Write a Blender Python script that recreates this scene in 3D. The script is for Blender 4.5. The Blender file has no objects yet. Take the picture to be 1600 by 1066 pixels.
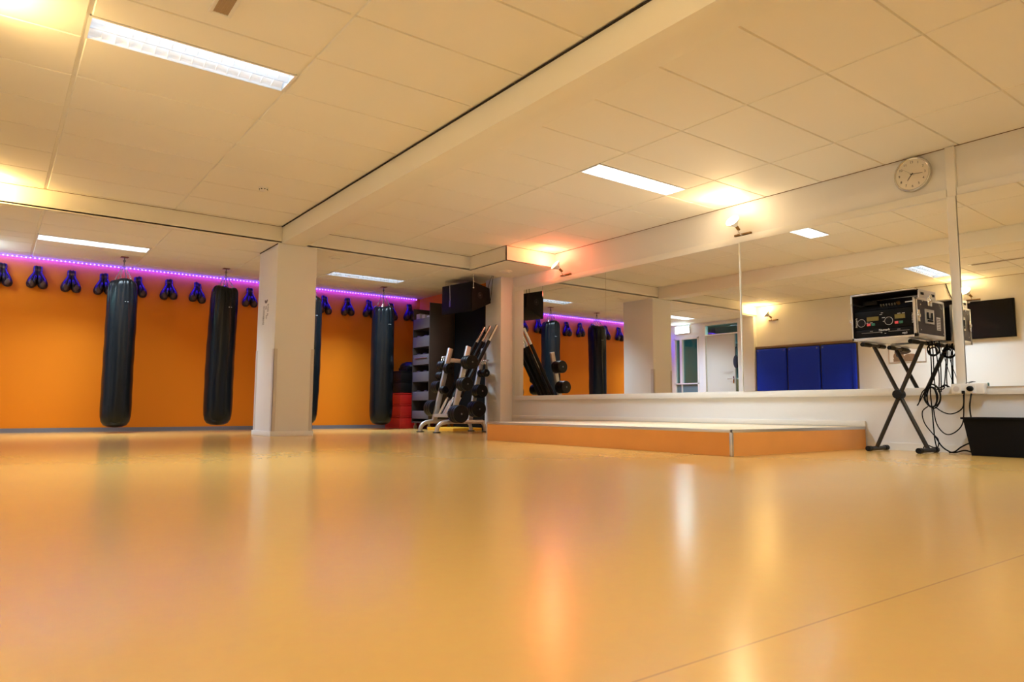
import bpy, bmesh, math, random
from mathutils import Vector, Matrix
random.seed(7)
SC = bpy.context.scene
COL = SC.collection
V = Vector
PI = math.pi

# ------------------------------------------------------------------ helpers
def mat(name, col, rough=0.5, metal=0.0, emit=None, estr=0.0, bump=0.0, bscale=60.0, spec=0.5, var=0.0, vscale=3.0, coat=0.0):
    m = bpy.data.materials.new(name); m.use_nodes = True
    nt = m.node_tree; b = nt.nodes['Principled BSDF']
    b.inputs['Base Color'].default_value = (*col, 1)
    b.inputs['Roughness'].default_value = rough
    b.inputs['Metallic'].default_value = metal
    b.inputs['Specular IOR Level'].default_value = spec
    b.inputs['Coat Weight'].default_value = coat
    if emit:
        b.inputs['Emission Color'].default_value = (*emit, 1); b.inputs['Emission Strength'].default_value = estr
    tc = nt.nodes.new('ShaderNodeTexCoord')
    if var > 0:
        n = nt.nodes.new('ShaderNodeTexNoise'); n.inputs['Scale'].default_value = vscale; n.inputs['Detail'].default_value = 4
        nt.links.new(tc.outputs['Object'], n.inputs['Vector'])
        mx = nt.nodes.new('ShaderNodeMix'); mx.data_type = 'RGBA'
        mx.inputs['A'].default_value = (*[c * (1 - var) for c in col], 1)
        mx.inputs['B'].default_value = (*[min(1, c * (1 + var)) for c in col], 1)
        nt.links.new(n.outputs['Fac'], mx.inputs['Factor'])
        nt.links.new(mx.outputs['Result'], b.inputs['Base Color'])
    if bump > 0:
        n = nt.nodes.new('ShaderNodeTexNoise'); n.inputs['Scale'].default_value = bscale; n.inputs['Detail'].default_value = 3
        nt.links.new(tc.outputs['Object'], n.inputs['Vector'])
        bp = nt.nodes.new('ShaderNodeBump'); bp.inputs['Strength'].default_value = bump; bp.inputs['Distance'].default_value = 0.01
        nt.links.new(n.outputs['Fac'], bp.inputs['Height']); nt.links.new(bp.outputs['Normal'], b.inputs['Normal'])
    return m

ORG = {}
def frame_of(d):
    d = d.normalized()
    a = V((0, 0, 1)) if abs(d.z) < 0.9 else V((1, 0, 0))
    u = d.cross(a).normalized(); return u, d.cross(u).normalized()

class P:
    def __init__(s): s.bm = bmesh.new()
    def box(s, x0, x1, y0, y1, z0, z1, bev=0.0, seg=2):
        r = bmesh.ops.create_cube(s.bm, size=1.0)
        for v in r['verts']:
            v.co = V((x0 + (v.co.x + .5) * (x1 - x0), y0 + (v.co.y + .5) * (y1 - y0), z0 + (v.co.z + .5) * (z1 - z0)))
        if bev > 0:
            es = list({e for v in r['verts'] for e in v.link_edges})
            bmesh.ops.bevel(s.bm, geom=es, offset=bev, segments=seg, affect='EDGES', profile=0.5)
        return s
    def tube(s, path, rad, seg=12, cap=True, closed=False, flat=1.0):
        pts = [V(p) for p in path]; n = len(pts)
        rads = rad if isinstance(rad, (list, tuple)) else [rad] * n
        rings = []; u = None
        for i, p in enumerate(pts):
            if closed: d = pts[(i + 1) % n] - pts[i - 1]
            elif i == 0: d = pts[1] - pts[0]
            elif i == n - 1: d = pts[-1] - pts[-2]
            else: d = (pts[i + 1] - pts[i]).normalized() + (pts[i] - pts[i - 1]).normalized()
            if d.length < 1e-9: d = V((0, 0, 1))
            d.normalize()
            if u is None: u, w = frame_of(d)
            else:
                u = (u - d * u.dot(d)); u = u.normalized() if u.length > 1e-6 else frame_of(d)[0]
                w = d.cross(u).normalized()
            rings.append([s.bm.verts.new(p + (u * math.cos(2 * PI * k / seg) + w * math.sin(2 * PI * k / seg) * flat) * max(rads[i], 1e-4)) for k in range(seg)])
        m = n if closed else n - 1
        for i in range(m):
            a, b = rings[i], rings[(i + 1) % n]
            for k in range(seg): s.bm.faces.new((a[k], a[(k + 1) % seg], b[(k + 1) % seg], b[k]))
        if cap and not closed:
            s.bm.faces.new(rings[0][::-1]); s.bm.faces.new(rings[-1])
        return s
    def cyl(s, p0, p1, r, r2=None, seg=20): return s.tube([p0, p1], [r, r if r2 is None else r2], seg)
    def ell(s, c, r, rot=None, seg=16):
        q = bmesh.ops.create_uvsphere(s.bm, u_segments=seg, v_segments=max(6, seg // 2), radius=1.0)
        for v in q['verts']:
            co = V((v.co.x * r[0], v.co.y * r[1], v.co.z * r[2]))
            if rot is not None: co = rot @ co
            v.co = co + V(c)
        return s
    def prism(s, poly, ext, bev=0.0):
        e = V(ext); a = [s.bm.verts.new(V(p)) for p in poly]; b = [s.bm.verts.new(V(p) + e) for p in poly]
        n = len(a); fs = [s.bm.faces.new(a[::-1]), s.bm.faces.new(b)]
        for k in range(n): fs.append(s.bm.faces.new((a[k], a[(k + 1) % n], b[(k + 1) % n], b[k])))
        if bev > 0:
            es = list({ed for f in fs for ed in f.edges})
            bmesh.ops.bevel(s.bm, geom=es, offset=bev, segments=2, affect='EDGES', profile=0.5)
        return s
    def quad(s, *pts):
        s.bm.faces.new([s.bm.verts.new(V(p)) for p in pts]); return s
    def ring(s, c, axis, r, t, seg=28, tseg=8):
        u, w = frame_of(V(axis)); c = V(c)
        return s.tube([c + u * math.cos(2 * PI * k / seg) * r + w * math.sin(2 * PI * k / seg) * r for k in range(seg)], t, tseg, closed=True)
    def disc(s, c, axis, r, h, seg=32, bev=0.0):
        d = V(axis).normalized(); c = V(c)
        if bev: return s.tube([c, c + d * bev, c + d * (h - bev), c + d * h], [r - bev, r, r, r - bev], seg)
        return s.tube([c, c + d * h], r, seg)
    def lathe(s, c, axis, prof, seg=32, cap=True):
        d = V(axis).normalized(); u, w = frame_of(d); c = V(c)
        rings = [[s.bm.verts.new(c + d * h + (u * math.cos(2 * PI * k / seg) + w * math.sin(2 * PI * k / seg)) * r) for k in range(seg)] for h, r in prof]
        for a, b in zip(rings, rings[1:]):
            for k in range(seg): s.bm.faces.new((a[k], a[(k + 1) % seg], b[(k + 1) % seg], b[k]))
        if cap: s.bm.faces.new(rings[0][::-1]); s.bm.faces.new(rings[-1])
        return s
    def text(s, body, loc, size, right, up, depth=0.0008, align='CENTER'):
        cu = bpy.data.curves.new('lettering', 'FONT'); cu.body = body; cu.size = size; cu.align_x = align; cu.align_y = 'CENTER'; cu.extrude = depth
        o = bpy.data.objects.new('lettering', cu); COL.objects.link(o)
        bpy.context.view_layer.update()
        me = o.to_mesh(); R = V(right).normalized(); U = V(up).normalized(); N = R.cross(U)
        tm = me.copy(); o.to_mesh_clear(); bpy.data.objects.remove(o); bpy.data.curves.remove(cu)
        n0 = len(s.bm.verts); s.bm.from_mesh(tm); s.bm.verts.ensure_lookup_table()
        for v in s.bm.verts[n0:]: v.co = V(loc) + R * v.co.x + U * v.co.y + N * v.co.z
        bpy.data.meshes.remove(tm); return s
    def done(s, name, m, parent=None, org=None, smooth=True):
        o_ = ORG[parent] if parent else V(org or (0, 0, 0))
        bmesh.ops.recalc_face_normals(s.bm, faces=s.bm.faces)
        for v in s.bm.verts: v.co -= o_
        if smooth:
            for f in s.bm.faces: f.smooth = True
            for e in s.bm.edges:
                if len(e.link_faces) == 2 and e.calc_face_angle(0) > math.radians(38): e.smooth = False
        me = bpy.data.meshes.new(name); s.bm.to_mesh(me); s.bm.free()
        o = bpy.data.objects.new(name, me); me.materials.append(m); COL.objects.link(o)
        if parent: o.parent = parent
        else: o.location = o_
        ORG[o] = o_
        return o

def tag(o, label, cat, group=None):
    o['label'] = label; o['category'] = cat
    if group: o['group'] = group
    return o
def thing(name, label, cat, loc, group=None):
    o = bpy.data.objects.new(name, None); COL.objects.link(o); o.location = loc; o.empty_display_size = .1
    ORG[o] = V(loc); return tag(o, label, cat, group)
def struct(o): o['kind'] = 'structure'; return o
def dup(root, loc, label, rotz=0.0):
    r = root.copy(); COL.objects.link(r); r.location = loc; r['label'] = label; r.rotation_euler = (0, 0, rotz)
    ORG[r] = V(loc)
    for ch in list(root.children):
        c = ch.copy(); COL.objects.link(c); c.parent = r
        for g in list(ch.children):
            d = g.copy(); COL.objects.link(d); d.parent = c
    return r
def smooth_path(pts, n=8):
    pts = [V(p) for p in pts]; out = []
    q = [pts[0]] + pts + [pts[-1]]
    for i in range(1, len(q) - 2):
        a, b, c, d = q[i - 1], q[i], q[i + 1], q[i + 2]
        for k in range(n):
            t = k / n
            out.append(.5 * ((2 * b) + (c - a) * t + (2 * a - 5 * b + 4 * c - d) * t * t + (3 * b - a - 3 * c + d) * t ** 3))
    out.append(pts[-1]); return out
def ordinal(k): return ['first', 'second', 'third', 'fourth', 'fifth', 'sixth', 'seventh', 'eighth', 'ninth', 'tenth', 'eleventh', 'twelfth', 'thirteenth', 'fourteenth', 'fifteenth', 'sixteenth'][k]

# ------------------------------------------------------------------ dimensions (metres)
XM = 6.3145          # wall that carries the mirrors
XO = -0.40           # opposite wall
YB, YW = 8.388, 11.2  # bulkhead face, orange end wall
YBACK = -3.2
Z1, Z2 = 2.332, 2.538  # low and high ceiling
XS = 6.20            # side wall behind the pillar

# ------------------------------------------------------------------ materials
M = {}
M['wall'] = mat('white_wall_paint', (.79, .78, .77), .6, bump=.06, bscale=180, var=.015)
M['ceil'] = mat('ceiling_tile_board', (.87, .835, .755), .75, bump=.05, bscale=260, var=.02, vscale=1.2)
M['beam'] = mat('beam_paint', (.86, .83, .74), .65, bump=.04, bscale=150, var=.015)
M['orange'] = mat('orange_wall_paint', (.76, .215, .009), .7, spec=.12, bump=.04, bscale=160, var=.02, vscale=2)
M['gap'] = mat('dark_shadow_gap', (.02, .012, .008), .8)
M['brown_line'] = mat('brown_edge_strip', (.22, .13, .07), .6)
M['skirt'] = mat('grey_skirting_vinyl', (.17, .16, .18), .45)
M['white_trim'] = mat('white_gloss_trim', (.82, .80, .76), .4)
M['guard'] = mat('translucent_corner_guard', (.60, .56, .54), .4)
M['alu'] = mat('brushed_aluminium', (.66, .66, .68), .35, 1.0, bump=.03, bscale=300)
M['chrome'] = mat('chrome_steel', (.82, .82, .84), .14, 1.0)
M['steel_dark'] = mat('dark_steel', (.20, .20, .21), .35, 1.0)
M['silver'] = mat('silver_powder_coat', (.55, .53, .51), .38, .5)
M['black_leather'] = mat('black_bag_leather', (.005, .007, .009), .24, bump=.10, bscale=55, spec=.24)
M['glove'] = mat('black_glove_leather', (.014, .008, .013), .36, bump=.08, bscale=80, spec=.32)
M['palm'] = mat('brown_glove_palm', (.07, .028, .022), .45)
M['rubber'] = mat('black_rubber', (.007, .007, .008), .42, spec=.18, bump=.05, bscale=200)
M['black'] = mat('matt_black_plastic', (.004, .004, .005), .55, spec=.12)
M['blackpanel'] = mat('black_laminate', (.005, .005, .006), .6, spec=.12)
M['brown'] = mat('brown_cabinet_laminate', (.050, .038, .032), .55, spec=.25, var=.05)
M['tray'] = mat('grey_tray_laminate', (.10, .088, .10), .5)
M['red'] = mat('red_step_plastic', (.50, .012, .010), .4)
M['stage_front'] = mat('orange_brown_stage_board', (.78, .33, .068), .38, var=.06, vscale=5, bump=.02)
M['stage_top'] = mat('pale_stage_deck', (.76, .60, .40), .40, var=.04, vscale=4)
M['blue'] = mat('blue_mat_vinyl', (.008, .036, .60), .55, spec=.2, bump=.08, bscale=120)
M['board'] = mat('brown_wood_board', (.20, .13, .075), .5, var=.1, vscale=8)
M['tv'] = mat('black_tv_screen', (.005, .005, .006), .2, spec=.2)
M['paper'] = mat('white_paper', (.82, .80, .77), .7)
M['photo_brown'] = mat('printed_brown_photo', (.28, .17, .10), .6, var=.45, vscale=14)
M['photo_dark'] = mat('printed_dark_photo', (.05, .035, .03), .6, var=.4, vscale=20)
M['ink'] = mat('black_ink', (.02, .02, .022), .6)
M['ink_grey'] = mat('faded_grey_ink', (.16, .14, .15), .7)
M['clock_face'] = mat('cream_clock_face', (.80, .74, .64), .5)
M['clock_case'] = mat('silver_clock_case', (.62, .60, .56), .25, .85)
M['yellow'] = mat('yellow_foam', (.85, .42, .02), .6)
M['display'] = mat('olive_lcd_display', (.16, .13, .03), .3)
M['btn_red'] = mat('red_button', (.75, .09, .12), .4)
M['btn_green'] = mat('green_button', (.02, .16, .11), .4)
M['white_print'] = mat('white_print', (.75, .75, .75), .6)
M['maroon'] = mat('dark_case_laminate', (.022, .015, .017), .45, spec=.25, bump=.05, bscale=220)
M['grip'] = mat('black_bar_grip', (.010, .010, .011), .55, spec=.25)
M['door'] = mat('pale_grey_door_paint', (.62, .60, .55), .45)
M['teal'] = mat('teal_corridor_paint', (.06, .17, .17), .5, var=.2)
M['teal_panel'] = mat('grey_teal_panel', (.13, .22, .24), .45)
M['tan'] = mat('tan_counter', (.32, .24, .12), .5)
M['brass'] = mat('brown_brass_socket', (.30, .17, .06), .35, .8)
M['grille'] = mat('tan_vent_slats', (.40, .29, .18), .5, .2)
M['socket'] = mat('white_socket_plastic', (.80, .78, .75), .35)
M['beige_carton'] = mat('pale_carton', (.45, .45, .50), .6, var=.1)
M['navy'] = mat('dark_navy_fabric', (.015, .02, .045), .7, bump=.2, bscale=90)

# mirror and glass
m = mat('mirror_glass', (.90, .905, .885), .0, 1.0); M['mirror'] = m
m = bpy.data.materials.new('window_glass'); m.use_nodes = True; nt = m.node_tree
for n in list(nt.nodes): nt.nodes.remove(n)
o_ = nt.nodes.new('ShaderNodeOutputMaterial'); tr = nt.nodes.new('ShaderNodeBsdfTransparent'); gl = nt.nodes.new('ShaderNodeBsdfGlossy')
tr.inputs['Color'].default_value = (.75, .92, .92, 1); gl.inputs['Roughness'].default_value = .02
fr = nt.nodes.new('ShaderNodeFresnel'); fr.inputs['IOR'].default_value = 1.5; mxs = nt.nodes.new('ShaderNodeMixShader')
nt.links.new(fr.outputs[0], mxs.inputs[0]); nt.links.new(tr.outputs[0], mxs.inputs[1]); nt.links.new(gl.outputs[0], mxs.inputs[2]); nt.links.new(mxs.outputs[0], o_.inputs[0])
M['glass'] = m

# emitters
M['tube'] = mat('fluorescent_tube', (.9, .95, 1), .4, emit=(.86, .94, 1.0), estr=22.0); M['tube_soft'] = mat('louvred_fluorescent_tube', (.9, .95, 1), .4, emit=(.62, .82, 1.0), estr=4.6)
M['reflector'] = mat('white_louvre_reflector', (.88, .90, .93), .35, .2)
M['bulb_warm'] = mat('warm_bulb_glass', (1, .9, .7), .3, emit=(1, .80, .50), estr=6.0)
M['bulb_red'] = mat('orange_red_bulb_glass', (1, .7, .5), .3, emit=(1, .62, .30), estr=4.5)
M['led'] = mat('violet_led_bead', (.6, .3, 1), .3, emit=(.17, .055, 1.0), estr=14.0)
M['led_base'] = mat('violet_lit_led_tape', (.6, .45, .8), .5)
M['exit'] = mat('lit_sign_panel', (.9, 1, 1), .3, emit=(.72, .95, 1.0), estr=12.0)

# floor: orange yellow vinyl with soft gloss and one welded seam
def floor_mat():
    m = mat('orange_yellow_vinyl_floor', (.66, .34, .085), .15, spec=.6); nt = m.node_tree; b = nt.nodes['Principled BSDF']
    tc = nt.nodes.new('ShaderNodeTexCoord'); N = nt.nodes.new; L = nt.links.new
    n1 = N('ShaderNodeTexNoise'); n1.inputs['Scale'].default_value = .8; n1.inputs['Detail'].default_value = 5
    n2 = N('ShaderNodeTexNoise'); n2.inputs['Scale'].default_value = 40; n2.inputs['Detail'].default_value = 4
    L(tc.outputs['Object'], n1.inputs['Vector']); L(tc.outputs['Object'], n2.inputs['Vector'])
    mx = N('ShaderNodeMix'); mx.data_type = 'RGBA'
    mx.inputs['A'].default_value = (.59, .330, .084, 1); mx.inputs['B'].default_value = (.63, .354, .094, 1)
    L(n1.outputs['Fac'], mx.inputs['Factor'])
    mx2 = N('ShaderNodeMix'); mx2.data_type = 'RGBA'; mx2.blend_type = 'OVERLAY'; mx2.inputs['Factor'].default_value = .05
    L(mx.outputs['Result'], mx2.inputs['A']); L(n2.outputs['Color'], mx2.inputs['B'])
    sx = N('ShaderNodeSeparateXYZ'); L(tc.outputs['Object'], sx.inputs[0])
    s1 = N('ShaderNodeMath'); s1.operation = 'SUBTRACT'; s1.inputs[1].default_value = .637; L(sx.outputs['Y'], s1.inputs[0])
    s2 = N('ShaderNodeMath'); s2.operation = 'ABSOLUTE'; L(s1.outputs[0], s2.inputs[0])
    s3 = N('ShaderNodeMapRange'); s3.inputs['From Min'].default_value = .0012; s3.inputs['From Max'].default_value = .0032
    s3.inputs['To Min'].default_value = 1; s3.inputs['To Max'].default_value = 0; L(s2.outputs[0], s3.inputs['Value'])
    mx3 = N('ShaderNodeMix'); mx3.data_type = 'RGBA'; mx3.inputs['B'].default_value = (.40, .21, .075, 1)
    s4 = N('ShaderNodeMath'); s4.operation = 'MULTIPLY'; s4.inputs[1].default_value = .75; L(s3.outputs[0], s4.inputs[0])
    L(s4.outputs[0], mx3.inputs['Factor']); L(mx2.outputs['Result'], mx3.inputs['A']); L(mx3.outputs['Result'], b.inputs['Base Color'])
    r = N('ShaderNodeMapRange'); r.inputs['To Min'].default_value = .192; r.inputs['To Max'].default_value = .212; L(n1.outputs['Fac'], r.inputs['Value']); L(r.outputs[0], b.inputs['Roughness'])
    return m
M['floor'] = floor_mat()

# ------------------------------------------------------------------ room shell
struct(P().box(-2.8, 6.7, YBACK - .1, 11.4, -.10, 0).done('floor', M['floor']))

def tiles(p, xl, ybase, y0, y1, z, holes=(), gx=.006, gy=.006, dep=.011):
    for i in range(len(xl) - 1):
        xa, xb = xl[i], xl[i + 1]
        ys = {y0, y1} | {y for y in ybase if y0 < y < y1}
        hs = [h for h in holes if h[0] < (xa + xb) / 2 < h[1]]
        for h in hs: ys |= {h[2], h[3]}
        ys = sorted(ys)
        for j in range(len(ys) - 1):
            a, b = ys[j], ys[j + 1]
            if b - a < .004 or any(h[2] - 1e-4 <= a and b <= h[3] + 1e-4 for h in hs): continue
            X0, X1, Y0, Y1 = xa + gy / 2, xb - gy / 2, a + gx / 2, b - gx / 2
            if X1 - X0 < .03 or Y1 - Y0 < .03: continue
            c = .006
            i4 = [(X0 + c, Y0 + c), (X1 - c, Y0 + c), (X1 - c, Y1 - c), (X0 + c, Y1 - c)]; o4 = [(X0, Y0), (X1, Y0), (X1, Y1), (X0, Y1)]
            A = [p.bm.verts.new((x, y, z)) for x, y in i4]; B = [p.bm.verts.new((x, y, z + dep)) for x, y in o4]
            p.bm.faces.new(A)
            for k in range(4): p.bm.faces.new((A[k], B[k], B[(k + 1) % 4], A[(k + 1) % 4]))
def backing(p, x0, x1, y0, y1, z, holes):
    # plane just above the tile grooves, cut round the light openings
    xs = sorted({x0, x1} | {h[k] for h in holes for k in (0, 1) if x0 < h[k] < x1}); ys = sorted({y0, y1} | {h[k] for h in holes for k in (2, 3) if y0 < h[k] < y1})
    for i in range(len(xs) - 1):
        for j in range(len(ys) - 1):
            cx, cy = (xs[i] + xs[i + 1]) / 2, (ys[j] + ys[j + 1]) / 2
            if any(h[0] < cx < h[1] and h[2] < cy < h[3] for h in holes): continue
            p.box(xs[i], xs[i + 1], ys[j], ys[j + 1], z + .0105, z + .025)

LIGHTS = [  # x0, x1, y0, y1, z
    (.315, 1.497, 4.435, 4.725, Z2), (4.262, 5.452, 4.435, 4.695, Z2),
    (.312, 1.498, 9.675, 9.968, Z1), (3.912, 5.100, 9.675, 9.968, Z1),
    (.315, 1.497, .935, 1.225, Z2), (4.262, 5.452, .935, 1.225, Z2)]
def hole(l): return (l[0] - .002, l[1] + .002, l[2] - .002, l[3] + .002)
GR = (.855, .935, 2.9, 3.958)
HU = [hole(l) for l in LIGHTS if l[4] == Z2]; HL = [hole(l) for l in LIGHTS if l[4] == Z1]
yb = [4.73 + .6 * k for k in range(-14, 8)]
p = P()
tiles(p, [XO, .31, 1.502, 2.712], yb, YBACK, YB, Z2, HU, gy=.022)
yb2 = [4.70 + .6 * k for k in range(-14, 8)]
tiles(p, [3.0146, 4.2575, 5.4565], yb2, YBACK, YB, Z2, HU, gy=.005)
tiles(p, [5.4565, XM], yb2, YBACK, 7.495, Z2, HU)
backing(p, XO, 2.73, YBACK, YB + .05, Z2, HU); backing(p, 3.0, 5.45, YBACK, YB + .05, Z2, HU); backing(p, 5.45, XM, YBACK, 7.5, Z2, [])
ybl = [9.67 + .6 * k for k in range(-3, 4)] + [9.97]
tiles(p, [XO, .305, 1.505, 2.705, 3.905, 5.107, XS + .1], ybl, YB, YW, Z1, HL, gy=.022)
backing(p, XO, XS + .11, YB, YW + .05, Z1, HL)
p.box(5.4565, XM, 7.495, YB, Z1, Z1 + .012)                         # dropped corner panel
p.box(XO, 5.4565, YB, YB + .012, Z1, Z2 + .02)                       # bulkhead face
p.box(5.4565, 5.4685, 7.495, YB, Z1 + .001, Z2 + .02)
p.box(5.4565, XM, 7.495, 7.507, Z1 + .001, Z2 + .02)
struct(p.done('ceiling', M['ceil'], smooth=False))
struct(P().box(2.7243, 3.0146, YBACK, YB - .001, Z1, Z2 + .02, .004).done('ceiling_beam', M['beam']))
struct(P().box(2.7115, 2.724, YBACK, YB - .002, Z2 - .004, Z2 + .003).done('trim_1', M['gap']))
p = P()
for a in [(XO, 2.70, YB - .004, YB - .0005, Z2 - .003, Z2 + .002), (3.02, 5.452, YB - .004, YB - .0005, Z2 - .003, Z2 + .002),
          (5.4515, 5.456, 7.49, YB, Z2 - .003, Z2 + .002), (5.456, XM - .002, 7.490, 7.4945, Z2 - .003, Z2 + .002), (XM - .005, XM - .0005, YBACK, 7.49, Z2 - .004, Z2 + .002),
          (XO + .0005, XO + .005, YBACK, YB, Z2 - .004, Z2 + .002)]: p.box(*a)
struct(p.done('trim_2', M['brown_line']))

# mirror wall, pillar, side wall
struct(P().box(XM, XM + .12, YBACK, 8.49, 0, Z2 + .05).done('wall_right', M['wall']))
struct(P().box(6.09, XM + .12, 8.49, 8.90, 0, Z1 + .01, .003).done('pillar', M['wall']))
struct(P().box(XS, XS + .2, 8.90, YW + .1, 0, Z1 + .02).done('wall_side', M['orange']))
struct(P().box(XO - .3, XS + .2, YW, YW + .12, 0, Z1 + .05).done('wall_end', M['orange']))
struct(P().box(XO - .1, XM + .12, YBACK - .12, YBACK, 0, Z2 + .05).done('wall_back', M['wall']))
# opposite wall with door and window openings
p = P()
p.box(XO - .1, XO, YBACK, 8.41, 0, Z2 + .05)
p.box(XO - .1, XO + .10, 8.41, 9.04, 0, Z1 + .01)
p.box(XO - .1, XO, 9.04, 9.12, 0, Z1 + .02)
p.box(XO - .1, XO, 9.98, 10.16, 0, Z1 + .02)
p.box(XO - .1, XO, 10.87, YW, 0, Z1 + .02)
p.box(XO - .1, XO, 9.12, 9.98, 2.25, Z1 + .02)
p.box(XO - .1, XO, 10.16, 10.87, 2.02, Z1 + .02)
p.box(XO - .1, XO, 10.16, 10.87, 0, .35)
struct(p.done('wall_left', M['wall']))
# corridor behind the opening
p = P(); p.box(-2.7, -2.6, 8.2, 11.4, 0, 2.6); p.box(-2.6, XO - .1, 8.2, 8.3, 0, 2.6); p.box(-2.6, XO - .1, 11.33, 11.4, 0, 2.6); p.box(-2.7, XO - .1, 8.2, 11.4, 2.5, 2.6)
struct(p.done('wall_corridor', M['teal']))
# skirtings
struct(P().box(XO, XS, YW - .012, YW, 0, .055).done('baseboard_end', M['skirt']))
struct(P().box(XM - .010, XM, YBACK, 3.16, 0, .062).done('baseboard_right', M['white_trim']))
struct(P().box(XM - .016, XM, 3.172, 8.48, .1955, .246, .002).done('baseboard_stage', M['white_trim']))
struct(P().box(6.078, 6.09, 8.50, 8.89, 0, .06).done('baseboard_pillar', M['white_trim']))

# column
col = struct(P().box(2.681, 3.171, YB, 9.10, 0, Z1 + .004, .003).done('column', M['wall']))
p = P(); p.box(2.664, 3.188, YB - .017, 9.117, 0, .058, .003); p.done('plinth', M['white_trim'], col)
for xa, xb, ya, yb_ in [(2.677, 2.717, YB - .004, YB), (2.677, 2.681, YB - .004, YB + .05), (3.132, 3.175, YB - .004, YB), (2.677, 2.681, 9.05, 9.10)]:
    pass
g1 = P(); g1.box(2.6775, 2.720, YB - .0035, YB + .001, .06, 1.045); g1.box(2.6775, 2.682, YB - .0035, YB + .06, .06, 1.045); g1.done('corner_guard', M['guard'], col)
g1 = P(); g1.box(3.132, 3.1745, YB - .0035, YB + .001, .06, 1.06); g1.box(3.170, 3.1745, YB - .0035, YB + .06, .06, 1.06); g1.done('corner_guard', M['guard'], col)
g1 = P(); g1.box(2.6775, 2.682, 9.04, 9.1035, .06, 1.06); g1.done('corner_guard', M['guard'], col)
P().box(2.6765, 2.6805, YB, 9.095, Z1 - .012, Z1 - .001).done('shadow_gap', M['gap'], col)
# faded lettering on the column side
p = P(); rnd = random.Random(3)
p.ell((2.6805, 8.77, 1.655), (.0015, .05, .018)); p.ell((2.6805, 8.73, 1.668), (.0015, .022, .014)); p.ell((2.6805, 8.81, 1.668), (.0015, .022, .014))
for yy, za, zb in [(8.69, 1.62, 1.52), (8.77, 1.60, 1.56), (8.85, 1.61, 1.44), (8.70, 1.50, 1.47), (8.86, 1.48, 1.38), (8.74, 1.48, 1.44)]:
    z = za
    while z > zb:
        h = rnd.uniform(.010, .016); w = rnd.uniform(.02, .035)
        p.box(2.6798, 2.6812, yy - w, yy + w, z - h * .5, z); z -= h * 1.15
tag(p.done('wall_lettering', M['ink_grey'], org=(2.68, 8.77, 1.5)), 'small faded grey lettering with a mark above it on the column side', 'lettering')

# ------------------------------------------------------------------ ceiling lights
def ceiling_light(l, label, nblade, soft=False):
    x0, x1, y0, y1, z = l; cx, cy = (x0 + x1) / 2, (y0 + y1) / 2
    t = thing('ceiling_light', label, 'ceiling light', (cx, cy, z), 'recessed fluorescent ceiling lights')
    h = .075; w = .010
    p = P(); p.box(x0, x1, y0, y1, z + h, z + h + .01); p.box(x0, x1, y0, y0 + .004, z - .002, z + h); p.box(x0, x1, y1 - .004, y1, z - .002, z + h)
    p.box(x0, x0 + .004, y0, y1, z - .002, z + h); p.box(x1 - .004, x1, y0, y1, z - .002, z + h)
    p.done('housing', M['reflector'], t)
    p = P()
    for a, b, c, d in [(x0 - .006, x1 + .006, y0 - .006, y0 + w), (x0 - .006, x1 + .006, y1 - w, y1 + .006), (x0 - .006, x0 + w, y0 + w, y1 - w), (x1 - w, x1 + .006, y0 + w, y1 - w)]: p.box(a, b, c, d, z - .004, z - .0005)
    p.done('frame', M['white_trim'], t)
    for yy in (y0 + (y1 - y0) * .30, y0 + (y1 - y0) * .70): P().cyl((x0 + .03, yy, z + .052), (x1 - .03, yy, z + .052), .010, seg=12).done('tube', M['tube_soft' if soft else 'tube'], t)
    # curved reflector wings and cross blades of the louvre
    p = P()
    n = 6
    for (ya, yc) in ((y0 + w, y0 + w + .055), (y1 - w, y1 - w - .055), (cy - .006, cy - .04), (cy + .006, cy + .04)):
        pr = [(ya + (yc - ya) * (k / n) ** 2, z + .002 + .058 * (k / n)) for k in range(n + 1)]
        for k in range(n): p.quad((x0 + w, *pr[k]), (x1 - w, *pr[k]), (x1 - w, *pr[k + 1]), (x0 + w, *pr[k + 1]))
    p.done('reflector', M['reflector'], t)
    for k in range(1, nblade):
        x = x0 + w + (x1 - x0 - 2 * w) * k / nblade; m_ = 16; ya, yb_ = y0 + w, y1 - w
        pts = [(x - .001, ya + (yb_ - ya) * j / m_, z + .004 + .022 * abs(math.sin(2 * PI * j / m_))) for j in range(m_ + 1)]
        P().prism([(x - .001, ya, z + .042)] + pts + [(x - .001, yb_, z + .042)], (.002, 0, 0)).done('louvre_blade', M['reflector'], t)
    return t
LL = ['recessed louvred light in the high ceiling, left of the beam', 'recessed light in the high ceiling, right of the beam above the stage',
      'recessed light in the low ceiling above the leftmost punching bag', 'recessed louvred light in the low ceiling above the bag beside the cabinet']
for l, lab, so in zip(LIGHTS[:4], LL, (True, False, False, True)): ceiling_light(l, lab, 16, so)

def area(name, loc, sx, sy, power, color, spread, rot=(0, 0, 0)):
    d = bpy.data.lights.new(name, 'AREA'); d.shape = 'RECTANGLE'; d.size = sx; d.size_y = sy; d.energy = power; d.color = color; d.spread = math.radians(spread)
    o = bpy.data.objects.new(name, d); o.location = loc; o.rotation_euler = rot; COL.objects.link(o); return o
FL = (.66, .85, 1.0)
for i, l in enumerate(LIGHTS):
    area('fluorescent_light_output', ((l[0] + l[1]) / 2, (l[2] + l[3]) / 2, l[4] - .006), l[1] - l[0] - .03, l[3] - l[2] - .03, [34, 24, 31, 32, 8, 20][i], FL, 124)
# two unseen fittings added to light the near floor and right wall
for l, lab in zip(LIGHTS[4:], ('added unseen recessed light in the high ceiling, left of the beam', 'added unseen recessed light in the high ceiling, right of the beam')): ceiling_light(l, lab, 8)

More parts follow.
